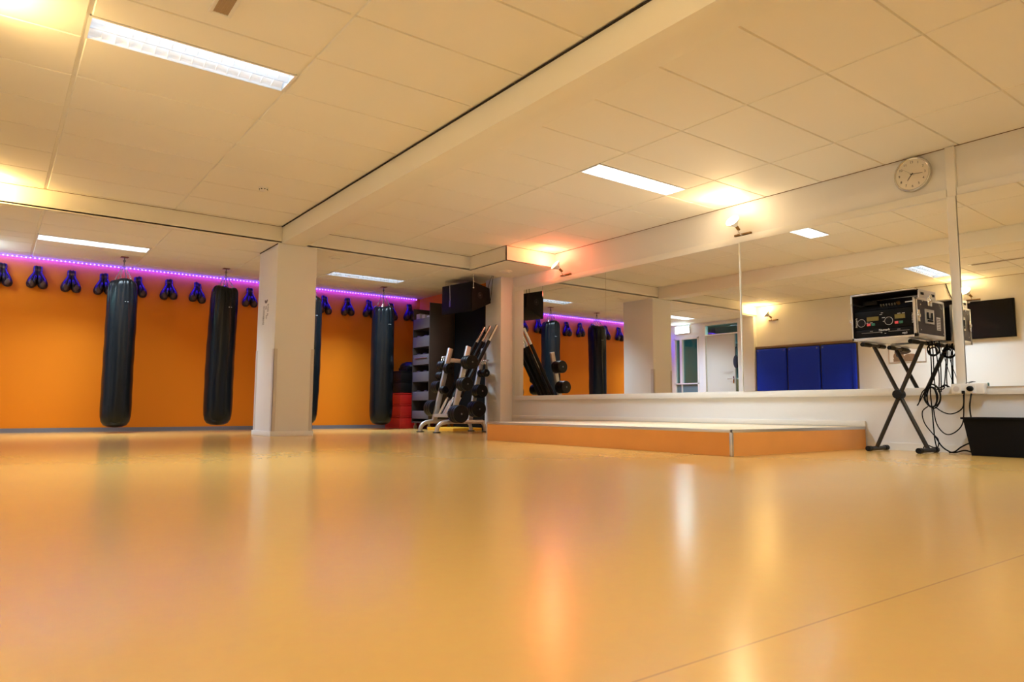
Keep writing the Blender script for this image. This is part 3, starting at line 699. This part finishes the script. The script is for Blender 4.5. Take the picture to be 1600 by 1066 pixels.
# bars standing in the tray, leaning back
for k in range(7):
    yy = 8.505 + .056 * k; b0 = V((5.23 + .02 * (k % 3), yy, .228)); b1 = b0 + V((.80, .01 * (k % 2), 1.36 - .03 * (k % 3)))
    d = b1 - b0
    tb = thing('barbell_bar', 'chrome barbell bar with black grip leaning in the rack, %s from the near side' % ordinal(k), 'barbell bar', b0, 'barbell bars leaning in the rack')
    P().cyl(b0, b1, .0225, seg=14).done('shaft', M['chrome'], tb)
    P().cyl(b0 + d * .20, b0 + d * .82, .0265, seg=14).done('grip_sleeve', M['grip'], tb)
# yellow foam board lying behind the rack
o = P().box(5.60, 6.12, 9.02, 9.80, 0.0, .045, .006).done('foam_board', M['yellow'], org=(5.85, 9.4, 0)); tag(o, 'yellow foam board lying flat on the floor behind the rack', 'foam board')

# ------------------------------------------------------------------ flight case with players on the stand
FX0, FX1, FY0, FY1, FZ0, FZ1, FZ2 = 5.715, 6.225, 2.445, 2.955, .913, 1.222, 1.292
t = thing('flight_case', 'black flight case with aluminium edges standing open on the X stand', 'flight case', ((FX0 + FX1) / 2, (FY0 + FY1) / 2, FZ0))
e = .022
q = P(); q.box(FX0 + .01, FX1, FY0 + .002, FY0 + .010, FZ0 + .01, FZ1); q.done('side_panel', M['maroon'], t)
q = P(); q.box(FX0 + .01, FX1, FY1 - .010, FY1 - .002, FZ0 + .01, FZ1); q.done('side_panel', M['maroon'], t)
P().box(FX0 + .01, FX1 - .002, FY0 + .01, FY1 - .01, FZ0 + .002, FZ0 + .012).done('bottom_panel', M['alu'], t)
q = P(); q.box(FX0 + .075, FX1 - .15, FY0 + .006, FY0 + .012, FZ1, FZ2 - .002); q.box(FX0 + .01, FX1 - .15, FY1 - .012, FY1 - .006, FZ1, FZ2 - .002); q.box(FX0 + .012, FX1 - .15, FY0 + .006, FY1 - .006, FZ2 - .008, FZ2 - .001); q.box(FX1 - .156, FX1 - .148, FY0 + .006, FY1 - .006, FZ1, FZ2)
q.box(FX1 - .15, FX1, FY0 + .01, FY1 - .01, FZ1 - .01, FZ1)
q.done('lid', M['maroon'], t)
q = P()   # aluminium edging
def edge(a, b, w=.011): q.tube([a, b], w, 4)
q.box(FX0, FX0 + .012, FY0, FY0 + e, FZ0, FZ1, .001); q.box(FX0, FX0 + .012, FY1 - e * .6, FY1, FZ0, FZ2, .001); q.box(FX0, FX0 + .012, FY0, FY1, FZ0, FZ0 + .016, .001); q.box(FX0, FX0 + .03, FY0 + .002, FY1, FZ2 - .010, FZ2 + .002, .001)
q.box(FX0, FX0 + .03, FY0, FY0 + .003, FZ0, FZ1, .001); q.box(FX1 - .02, FX1 + .002, FY0, FY0 + .02, FZ0, FZ1, .001); q.box(FX0, FX1, FY0, FY0 + .02, FZ0, FZ0 + .028, .001); q.box(FX0, FX1, FY0, FY0 + .012, FZ1 - .016, FZ1 + .002, .001)
q.box(FX1 - .02, FX1 + .002, FY1 - .02, FY1, FZ0, FZ1, .001); q.box(FX0, FX1, FY1 - .02, FY1, FZ0, FZ0 + .02, .001); q.box(FX0, FX1, FY1 - .012, FY1, FZ1 - .016, FZ1 + .002, .001)
q.box(FX0 + .07, FX1 - .145, FY0 + .002, FY0 + .012, FZ1 + .002, FZ2 + .002, .001); q.box(FX0 + .03, FX1 - .145, FY1 - .012, FY1 - .002, FZ2 - .01, FZ2 + .002, .001); q.box(FX1 - .165, FX1 - .145, FY0 + .003, FY1 - .003, FZ2 - .012, FZ2 + .002, .001)
q.done('edging', M['alu'], t)
q = P()
for dx, dz in ((.07, FZ1 + .02), (.26, FZ1 + .02)): q.box(FX0 + dx + .03, FX0 + dx + .08, FY0 - .001, FY0 + .003, dz + .008, dz + .028)
q.done('lid_slots', M['black'], t)
q = P(); q.box(5.915, 5.985, FY0 - .010, FY0 + .002, FZ1 - .055, FZ1 + .012, .004); q.box(5.928, 5.972, FY0 - .018, FY0 - .008, FZ1 - .03, FZ1 + .035, .004); q.cyl((5.95, FY0 - .018, FZ1 - .01), (5.95, FY0 - .024, FZ1 - .01), .012, seg=12); q.done('latch', M['chrome'], t)
q = P(); q.box(5.865, 5.872, FY0 - .006, FY0 + .003, 1.025, 1.140, .002); q.box(6.013, 6.020, FY0 - .006, FY0 + .003, 1.025, 1.140, .002); q.box(5.865, 6.020, FY0 - .006, FY0 + .003, 1.133, 1.140, .002); q.box(5.865, 6.020, FY0 - .006, FY0 + .003, 1.025, 1.032, .002)
q.box(5.872, 6.013, FY0 - .003, FY0 + .002, 1.032, 1.133); hd = q.done('handle_dish', M['alu'], t)
q = P(); q.box(5.90, 5.985, FY0 - .008, FY0 - .002, 1.060, 1.072, .002); q.box(5.90, 5.912, FY0 - .012, FY0 - .002, 1.06, 1.115, .002); q.box(5.973, 5.985, FY0 - .012, FY0 - .002, 1.06, 1.115, .002); q.box(5.90, 5.985, FY0 - .014, FY0 - .004, 1.040, 1.056, .004); q.done('handle', M['black'], hd)
q = P(); q.box(5.735, 5.775, FY0 - .006, FY0 + .002, 1.03, 1.125, .006); q.disc((5.755, FY0 - .005, 1.078), (0, -1, 0), .016, .006, 16); q.done('latch', M['chrome'], t)
q = P(); q.box(5.735, 5.775, FY1 - .002, FY1 + .008, 1.03, 1.125, .006); q.box(5.725, 5.75, FY1 + .005, FY1 + .02, 1.06, 1.09, .004); q.done('latch', M['chrome'], t)
lb = P().box(6.075, 6.145, FY0 + .0005, FY0 + .002, .985, 1.09).done('sticker', M['alu'], t)
q = P()
for k in range(7): q.box(6.082, 6.138, FY0 - .0004, FY0 + .0006, .993 + .013 * k, .999 + .013 * k)
q.done('sticker_print', M['ink_grey'], lb)
q = P()
for xx, zz in ((5.80, 1.17), (5.835, 1.20), (5.79, .97), (6.15, 1.17), (6.185, 1.20), (6.19, .96)): q.disc((xx, FY0 + .003, zz), (0, -1, 0), .006, .004, 10)
q.done('rivets', M['chrome'], t)
q = P(); q.box(FX1 - .012, FX1, FY0 + .02, FY1 - .02, FZ0 + .02, FZ1 - .02); q.done('back_panel', M['blackpanel'], t)
# double player (face plate with jog wheels)
t2 = thing('double_disc_player', 'black double disc player with two jog wheels inside the flight case', 'disc player', (5.75, 2.70, FZ0 + .02))
PX = 5.733
a0, a1 = FY0 + .026, FY1 - .02
P().box(PX, PX + .05, a0, a1, 1.000, 1.150, .002).done('control_panel', M['black'], t2)
P().box(PX - .003, PX + .25, a0, a1, .931, .997, .002).done('drive_unit', M['black'], t2)
for yy, zz in ((2.877, 1.055), (2.658, 1.055)):
    P().disc((PX, yy, zz), (-1, 0, 0), .030, .010, 32, .003).done('jog_wheel', M['steel_dark'] if False else M['rubber'], t2)
    P().ring((PX - .006, yy, zz), (1, 0, 0), .031, .0022, 36, 6).done('jog_ring', M['alu'], t2)
for (u0, u1, w0, w1) in ((2.739, 2.834, 1.066, 1.100), (2.535, 2.613, 1.068, 1.102)): P().box(PX - .003, PX + .001, u0, u1, w0, w1).done('display', M['display'], t2)
for yy, zz, m_ in ((2.820, 1.037, 'btn_red'), (2.784, 1.037, 'btn_green'), (2.600, 1.037, 'btn_red'), (2.566, 1.037, 'btn_green')): P().box(PX - .006, PX + .001, yy - .014, yy + .014, zz - .010, zz + .010, .002).done('button', M[m_], t2)
q = P()
for u, w, s in ((2.697, .9945, .026),): q.text('Numark', (PX - .0036, u, w - .008), s, (0, -1, 0), (0, 0, 1))
q.text('Numark', (PX - .0006, 2.921, 1.062), .024, (0, 0, 1), (0, 1, 0)); q.text('Numark', (PX - .0006, 2.477, 1.062), .024, (0, 0, -1), (0, -1, 0)); q.text('mp3', (PX - .0036, 2.541, .950), .022, (0, -1, 0), (0, 0, 1))
for yy, zz, w in ((2.80, 1.052, .012), (2.83, 1.053, .008), (2.72, 1.112, .010), (2.71, 1.125, .008), (2.70, 1.055, .005), (2.70, 1.085, .012), (2.58, 1.108, .012), (2.545, 1.108, .01), (2.72, .965, .006), (2.69, .957, .006)): q.box(PX - .0035, PX - .002, yy - w, yy + w, zz - .0015, zz + .0015)
q.done('lettering', M['white_print'], t2)
q = P()
for yy in (2.80, 2.585): q.box(PX - .005, PX - .002, yy - .08, yy + .08, .968, .973); q.box(PX - .006, PX - .002, yy - .012, yy + .012, .978, .986)
q.done('disc_slot', M['steel_dark'], t2)
# mixer on top, sloping back
t3 = thing('audio_mixer', 'black audio mixer with a row of small knobs, above the disc player in the case', 'mixer', (5.85, 2.70, 1.16))
P().prism([(PX + .003, a0, 1.155), (PX + .22, a0, 1.155), (PX + .22, a0, 1.205), (PX + .06, a0, 1.198)], (0, a1 - a0, 0), .002).done('body', M['black'], t3)
for k in range(6):
    yy = 2.735 - k * .022; P().cyl((PX + .045, yy, 1.186), (PX + .034, yy, 1.196 + .004), .0065, seg=10).done('knob', M['alu'], t3)
P().cyl((PX + .05, 2.60, 1.19), (PX + .036, 2.60, 1.206), .014, seg=14).done('knob', M['brass'], t3)
P().box(PX + .05, PX + .055, 2.468, 2.552, 1.197, 1.205).done('label_strip', M['white_print'], t3)
tag(P().box(PX + .04, PX + .12, 2.765, 2.885, 1.203, 1.238, .004).done('black_box', M['black'], org=(PX + .08, 2.83, 1.2)), 'small flat black box lying on the mixer inside the flight case', 'box')
# X stand
t = thing('keyboard_stand', 'black X shaped folding stand under the flight case', 'stand', (6.07, 2.76, 0))
def rnd_bar(a, b, w, name, m=M['steel_dark']): return P().cyl(a, b, w, seg=16).done(name, m, t)
M['stand'] = mat('black_stand_tube', (.025, .022, .020), .38, .3)
rnd_bar((6.065, 2.962, .03), (6.065, 2.558, .890), .0165, 'leg', M['stand']); rnd_bar((6.09, 2.566, .03), (6.09, 2.960, .890), .0165, 'leg', M['stand'])
P().disc((6.03, 2.765, .475), (1, 0, 0), .038, .09, 24, .006).done('pivot_knob', M['rubber'], t)
for yy in (2.964, 2.566):
    fb = rnd_bar((5.93, yy, .022), (6.235, yy, .022), .018, 'foot_bar', M['stand'])
    P().cyl((5.915, yy, .0225), (5.965, yy, .0225), .0222, seg=16).done('end_cap', M['rubber'], fb); P().cyl((6.20, yy, .0225), (6.25, yy, .0225), .0222, seg=16).done('end_cap', M['rubber'], fb)
for yy in (2.565, 2.950):
    fb = rnd_bar((5.90, yy, .8945), (6.24, yy, .8945), .0135, 'support_bar', M['stand'])
    P().cyl((5.87, yy, .8935), (6.0, yy, .8935), .0185, seg=16).done('foam_sleeve', M['rubber'], fb); P().cyl((6.15, yy, .8935), (6.25, yy, .8935), .0185, seg=16).done('foam_sleeve', M['rubber'], fb)

# ------------------------------------------------------------------ cables and sockets
def cable(pts, r, label, n=8, name='cable', m='black'):
    tag(P().tube(smooth_path(pts, n), r, 8).done(name, M[m], org=pts[0]), label, 'cable', 'cables under the flight case')
X = 6.17
hang = 'black cable hanging straight down under the case, '
cable([(6.12, 2.54, .905), (6.15, 2.535, .80), (X, 2.545, .62), (X, 2.56, .50), (X, 2.555, .36), (X, 2.55, .2), (X, 2.545, .1), (X, 2.53, .02)], .0050, hang + 'farthest left')
cable([(6.15, 2.52, .905), (6.16, 2.52, .80), (X + .01, 2.53, .62), (X + .01, 2.525, .50)], .0045, hang + 'second from the left')
cable([(6.13, 2.495, .905), (6.16, 2.495, .80), (X + .005, 2.49, .62), (X + .005, 2.50, .49)], .0045, hang + 'third from the left')
cable([(6.17, 2.475, .905), (6.18, 2.475, .80), (X + .015, 2.48, .62), (X + .015, 2.485, .49)], .0045, hang + 'farthest right')
# coiled bundle at the hook below the case
def coil(cy, cz, ry, rz, x, turns, r, label, wob=.012, seed=0):
    rr = random.Random(seed); pts = []
    for k in range(turns * 16 + 1):
        a = 2 * PI * k / 16; w = 1 + rr.uniform(-1, 1) * .03
        pts.append((x + .012 * math.sin(a * .33 + seed), cy + (ry + wob * math.sin(k * .21)) * math.cos(a) * w, cz + (rz + wob * math.cos(k * .17)) * math.sin(a) * w))
    cable(pts, r, label, 3)
coil(2.55, .455, .050, .088, X, 4, .0052, 'black cable coiled in a hanging oval loop beside the stand', seed=2)
coil(2.515, .828, .038, .04, 6.15, 3, .0055, 'black cable bunched in a small tangle right under the flight case', seed=5)
cable([(X - .01, 2.57, .535), (X - .01, 2.62, .49), (X - .012, 2.65, .40), (X - .01, 2.662, .385), (X - .008, 2.64, .42), (X - .008, 2.585, .53)], .0045, 'black cable end looping out left of the coil')
cable([(X, 2.50, .52), (X, 2.455, .535), (X, 2.465, .515), (X, 2.52, .51)], .0045, 'short black cable end sticking out right at the top of the coil')
cable([(X, 2.585, .375), (X, 2.63, .33), (X + .005, 2.62, .24), (X + .01, 2.565, .155), (X + .02, 2.53, .11), (X + .03, 2.535, .055), (X + .04, 2.565, .038), (X + .02, 2.62, .06), (X, 2.635, .03), (X, 2.61, .014)], .0045, 'black cable curling from the coil down to the floor at the foot bar')
cable([(X, 2.53, .37), (X, 2.475, .33), (X, 2.42, .315), (X + .01, 2.365, .335), (X + .03, 2.335, .38), (6.215, 2.336, .47)], .0045, 'black cable sagging from the coil up to the socket box')
cable([(X, 2.545, .37), (X, 2.53, .25), (X, 2.495, .18), (X, 2.445, .15), (X + .01, 2.385, .18), (X + .03, 2.345, .25), (6.20, 2.33, .40), (6.22, 2.332, .48)], .0045, 'black cable hanging in the deepest sag up to the socket box')
cable([(6.235, 2.282, .50), (6.20, 2.284, .42), (6.20, 2.29, .36), (6.19, 2.28, .28), (6.2, 2.262, .2)], .0058, 'thick black cable running from the plug down behind the tub')
cable([(X, 2.545, .14), (X, 2.50, .06), (6.16, 2.45, .022), (6.15, 2.40, .010), (6.16, 2.33, .03), (6.17, 2.285, .02), (6.18, 2.25, .012)], .0055, 'black cable running along the floor to the tub, the lower one')
cable([(6.13, 2.43, .008), (6.14, 2.39, .02), (6.15, 2.35, .055), (6.17, 2.30, .085), (6.18, 2.25, .085)], .0055, 'black cable arching over the floor to the tub, the higher one')
cable([(6.20, 2.485, .90), (6.25, 2.475, .78), (6.25, 2.44, .64), (6.25, 2.42, .57), (6.25, 2.40, .545), (6.24, 2.36, .535), (6.24, 2.31, .565), (6.245, 2.27, .572)], .0025, 'thin black cable from the case across the top of the socket box')
t = thing('socket_box', 'white wall socket box on the ledge at the foot of the post', 'socket', (6.25, 2.31, .475))
P().box(6.222, 6.277, 2.19, 2.425, .473, .557, .004).done('housing', M['socket'], t)
for yy in (2.385, 2.282): P().box(6.215, 6.223, yy - .036, yy + .036, .478, .552, .004).done('socket_plate', M['white_trim'], t)
P().disc((6.216, 2.385, .515), (-1, 0, 0), .022, .004, 24).done('socket_recess', M['guard'], t)
tag(P().tube([(6.216, 2.282, .515), (6.200, 2.282, .515), (6.185, 2.282, .514), (6.178, 2.282, .51)], [.021, .022, .020, .012], 20).done('power_plug', M['black'], org=(6.21, 2.282, .515)), 'round black power plug pushed into the white socket box', 'plug')
tag(P().box(6.205, 6.222, 2.325, 2.345, .475, .500, .003).done('power_plug', M['black'], org=(6.21, 2.336, .48)), 'small flat black plug at the left socket of the box', 'plug')
tag(P().box(6.262, 6.277, 2.168, 2.180, .535, .560, .002).done('cable_clip', M['teal'], org=(6.27, 2.174, .535)), 'tiny dark green clip on the ledge right of the socket box', 'clip')
# black tub
t = thing('storage_tub', 'big black plastic tub on the floor below the socket box', 'tub', (6.14, 1.85, 0))
q = P(); bt = [(6.035, 2.235), (6.285, 2.235), (6.285, 1.50), (6.035, 1.50)]; tp = [(6.005, 2.272), (6.285, 2.272), (6.285, 1.46), (6.005, 1.46)]
A = [q.bm.verts.new((x, y, .0)) for x, y in bt]; B = [q.bm.verts.new((x, y, .286)) for x, y in tp]
q.bm.faces.new(A[::-1])
for k in range(4): q.bm.faces.new((A[k], A[(k + 1) % 4], B[(k + 1) % 4], B[k]))
A2 = [q.bm.verts.new((x + (.006 if x < 6.2 else -.006), y + (.006 if y < 2 else -.006), .008)) for x, y in bt]; B2 = [q.bm.verts.new((x + (.006 if x < 6.2 else -.006), y + (.006 if y < 2 else -.006), .286)) for x, y in tp]
q.bm.faces.new(A2)
for k in range(4): q.bm.faces.new((B2[k], B2[(k + 1) % 4], A2[(k + 1) % 4], A2[k])); q.bm.faces.new((B[k], B[(k + 1) % 4], B2[(k + 1) % 4], B2[k]))
q.done('body', M['black'], t)
q = P()
for a in ((5.995, 6.010, 1.45, 2.285), (6.27, 6.29, 1.45, 2.285), (6.01, 6.27, 2.268, 2.285), (6.01, 6.27, 1.45, 1.467)): q.box(*a, .276, .292, .002)
q.done('rim', M['black'], t)

# ------------------------------------------------------------------ things on the opposite wall (seen in the mirrors)
for k, (u0, u1) in enumerate(((7.713, 8.385), (7.022, 7.687), (6.33, 6.998))):
    t = thing('gym_mat', 'blue vinyl gym mat standing against the wall, ' + ('nearest the white pilaster', 'the middle one of three', 'nearest the flight case in the mirror')[k], 'gym mat', (XO + .05, (u0 + u1) / 2, 0), 'blue gym mats against the wall')
    P().box(XO + .008, XO + .075, u0, u1, .004, 1.630, .030, 4).done('mat_body', M['blue'], t)
    q = P()
    for yy in (u0 + .045, u1 - .045): q.ring((XO + .076, yy, 1.585), (1, 0, 0), .012, .003, 16, 6)
    q.done('eyelets', M['chrome'], t)
    if k == 2:
        P().box(XO + .078, XO + .105, u0 - .012, u0 + .05, .004, 1.62, .01).done('edge_fold', M['blue'], t)
tag(P().box(XO, XO + .0065, 6.31, 8.40, .0, 1.645).done('backing_board', M['board'], org=(XO, 7.3, 0)), 'dark brown backing board on the wall behind the blue mats', 'board')
tag(P().box(XO, XO + .055, 6.30, 8.405, 1.645, 1.69, .003).done('wall_rail', M['board'], org=(XO, 7.3, 1.65)), 'brown wooden rail on the wall above the blue mats', 'rail')
t = thing('television', 'black flat television on the wall below a spot lamp, seen in the mirror', 'television', (XO, 4.27, 1.855))
P().box(XO + .03, XO + .075, 3.785, 4.75, 1.548, 2.160, .006).done('case', M['black'], t)
P().box(XO + .074, XO + .077, 3.797, 4.738, 1.562, 2.148).done('screen', M['tv'], t)
P().box(XO, XO + .03, 4.1, 4.45, 1.7, 2.0).done('wall_mount', M['steel_dark'], t)
cable([(XO + .01, 4.79, Z2 - .002), (XO + .012, 4.76, 2.42), (XO + .015, 4.71, 2.28), (XO + .018, 4.66, 2.17)], .007, 'black cable hanging from the ceiling to the television')
t = thing('framed_poster', 'white framed poster with a brown photograph, seen in the mirror under the case', 'poster', (XO, 5.46, 1.50))
P().box(XO, XO + .012, 5.15, 5.77, 1.225, 1.78).done('frame', M['alu'], t)
P().box(XO + .011, XO + .0135, 5.163, 5.757, 1.238, 1.768).done('sheet', M['paper'], t)
q = P(); q.box(XO + .0132, XO + .0145, 5.30, 5.69, 1.245, 1.30); q.ell((XO + .0138, 5.60, 1.34), (.0012, .09, .09)); q.ell((XO + .0138, 5.40, 1.32), (.0012, .12, .06)); q.done('printed_picture', M['photo_brown'], t)
q = P(); q.ell((XO + .0145, 5.53, 1.42), (.0012, .14, .05)); q.ell((XO + .0145, 5.62, 1.40), (.0012, .03, .08)); q.done('printed_picture', M['photo_dark'], t)
# lit sign above the window
t = thing('lit_sign', 'bright white lit box sign above the corridor window, seen in the mirror', 'sign', (XO, 10.585, 2.13))
P().box(XO, XO + .05, 10.38, 10.79, 2.125, 2.295, .004).done('housing', M['white_trim'], t)
P().box(XO + .05, XO + .062, 10.388, 10.782, 2.132, 2.288, .003).done('lit_panel', M['exit'], t)
# door
q = P(); q.box(XO - .04, XO + .012, 9.04, 9.12, 0, 2.30); q.box(XO - .04, XO + .012, 9.975, 10.04, 0, 2.30); q.box(XO - .04, XO + .012, 9.12, 9.975, 2.25, 2.30); q.box(XO - .06, XO + .004, 9.12, 9.975, 2.02, 2.045)
d_ = struct(q.done('door_1', M['white_trim'], org=(XO, 9.55, 0)))
q = P(); a = (XO - .03, 9.965); b = (XO - .045, 9.235); q.prism([(a[0], a[1], .008), (b[0], b[1], .008), (b[0] - .04, b[1], .008), (a[0] - .04, a[1], .008)], (0, 0, 2.008)); lf = q.done('door_leaf', M['door'], d_)
q = P(); q.box(XO - .043, XO - .036, 9.262, 9.292, .93, 1.09, .002); q.cyl((XO - .04, 9.277, 1.03), (XO + .012, 9.277, 1.03), .008, seg=10); q.cyl((XO + .010, 9.277, 1.03), (XO + .010, 9.40, 1.03), .008, seg=10); q.done('door_handle', M['chrome'], lf)
q = P(); q.box(XO - .0395, XO - .035, 9.30, 9.62, 1.19, 1.20); q.box(XO - .0395, XO - .035, 9.33, 9.55, 1.16, 1.168); q.done('scuff_mark', M['guard'], lf)
P().box(XO - .05, XO - .046, 9.12, 9.975, 2.045, 2.25).done('transom_pane', M['glass'], d_)
t = thing('hanging_bag', 'dark navy rounded bag hanging in the gap beside the door', 'bag', (XO - .03, 9.185, 1.6))
P().ell((XO - .02, 9.19, 1.40), (.045, .07, .15), seg=18).done('bag_body', M['navy'], t)
P().tube(smooth_path([(XO - .02, 9.17, 1.53), (XO - .02, 9.165, 1.70), (XO - .02, 9.20, 1.70), (XO - .02, 9.205, 1.53)], 5), .008, 8).done('strap', M['navy'], t)
# window
q = P(); q.box(XO - .06, XO + .01, 10.16, 10.20, .30, 2.02); q.box(XO - .06, XO + .01, 10.83, 10.87, .30, 2.02); q.box(XO - .06, XO + .01, 10.16, 10.87, 1.985, 2.03); q.box(XO - .06, XO + .01, 10.16, 10.87, .94, .965); q.box(XO - .06, XO + .014, 10.635, 10.70, .94, 2.0); q.box(XO - .06, XO + .006, 10.655, 10.67, .30, .95); q.box(XO - .06, XO + .01, 10.16, 10.87, .30, .35)
w_ = struct(q.done('window_1', M['white_trim'], org=(XO, 10.5, .3)))
P().box(XO - .045, XO - .041, 10.20, 10.83, .965, 1.985).done('pane', M['glass'], w_)
P().box(XO - .045, XO - .035, 10.20, 10.83, .35, .94).done('lower_panel', M['teal_panel'], w_)
# corridor behind: counter, shelving, light
t = thing('corridor_counter', 'tan counter with pale top in the corridor behind the window', 'counter', (-1.5, 9.9, 0))
P().box(-1.75, -1.35, 9.0, 10.45, 0, 1.06, .004).done('body', M['tan'], t); P().box(-1.8, -1.3, 8.95, 10.5, 1.06, 1.09, .004).done('top', M['paper'], t)
t = thing('corridor_shelving', 'dark tall shelving in the corridor behind the window', 'shelving', (-2.4, 10.2, 0))
for k in range(5): P().box(-2.58, -2.2, 8.9 + .55 * k, 8.94 + .55 * k, 0, 2.3).done('upright', M['teal_panel'], t)
for k in range(4): P().box(-2.58, -2.2, 8.9, 11.1, .5 + .5 * k, .53 + .5 * k).done('shelf', M['teal_panel'], t)
t = thing('corridor_light', 'pale lit ceiling fitting in the corridor above the door', 'ceiling light', (-1.4, 9.6, 2.5))
P().box(-1.7, -1.2, 9.45, 9.75, 2.44, 2.498, .004).done('housing', M['white_trim'], t)
P().box(-1.68, -1.22, 9.47, 9.73, 2.432, 2.44).done('diffuser', mat('corridor_diffuser', (.9, 1, 1), .4, emit=(.75, 1, 1), estr=8), t)
area('corridor_light_output', (-1.45, 9.6, 2.425), .44, .24, 22, (.70, 1.0, .98), 170)

# ------------------------------------------------------------------ world, camera, view
w = bpy.data.worlds.new('World'); SC.world = w; w.use_nodes = True
w.node_tree.nodes['Background'].inputs[0].default_value = (.9, .8, .7, 1); w.node_tree.nodes['Background'].inputs[1].default_value = .05
f, yaw, pit, rol, Hc = 1091.26, .6383914, .0970180, .0047997, .338
fw = V((math.sin(yaw) * math.cos(pit), math.cos(yaw) * math.cos(pit), math.sin(pit))); r = V((math.cos(yaw), -math.sin(yaw), 0)); u = r.cross(fw)
c, s = math.cos(rol), math.sin(rol); r2 = r * c + u * s; u2 = u * c - r * s
cam = bpy.data.cameras.new('camera'); cam.sensor_width = 36; cam.lens = f / 1600 * 36; cam.clip_start = .02
co = bpy.data.objects.new('camera', cam); COL.objects.link(co)
co.matrix_world = Matrix(((r2.x, u2.x, -fw.x, 0), (r2.y, u2.y, -fw.y, 0), (r2.z, u2.z, -fw.z, Hc), (0, 0, 0, 1)))
SC.camera = co
SC.view_settings.view_transform = 'Standard'; SC.view_settings.look = 'None'; SC.view_settings.gamma = 1; SC.view_settings.use_curve_mapping = False
SC.view_settings.exposure = 0.72
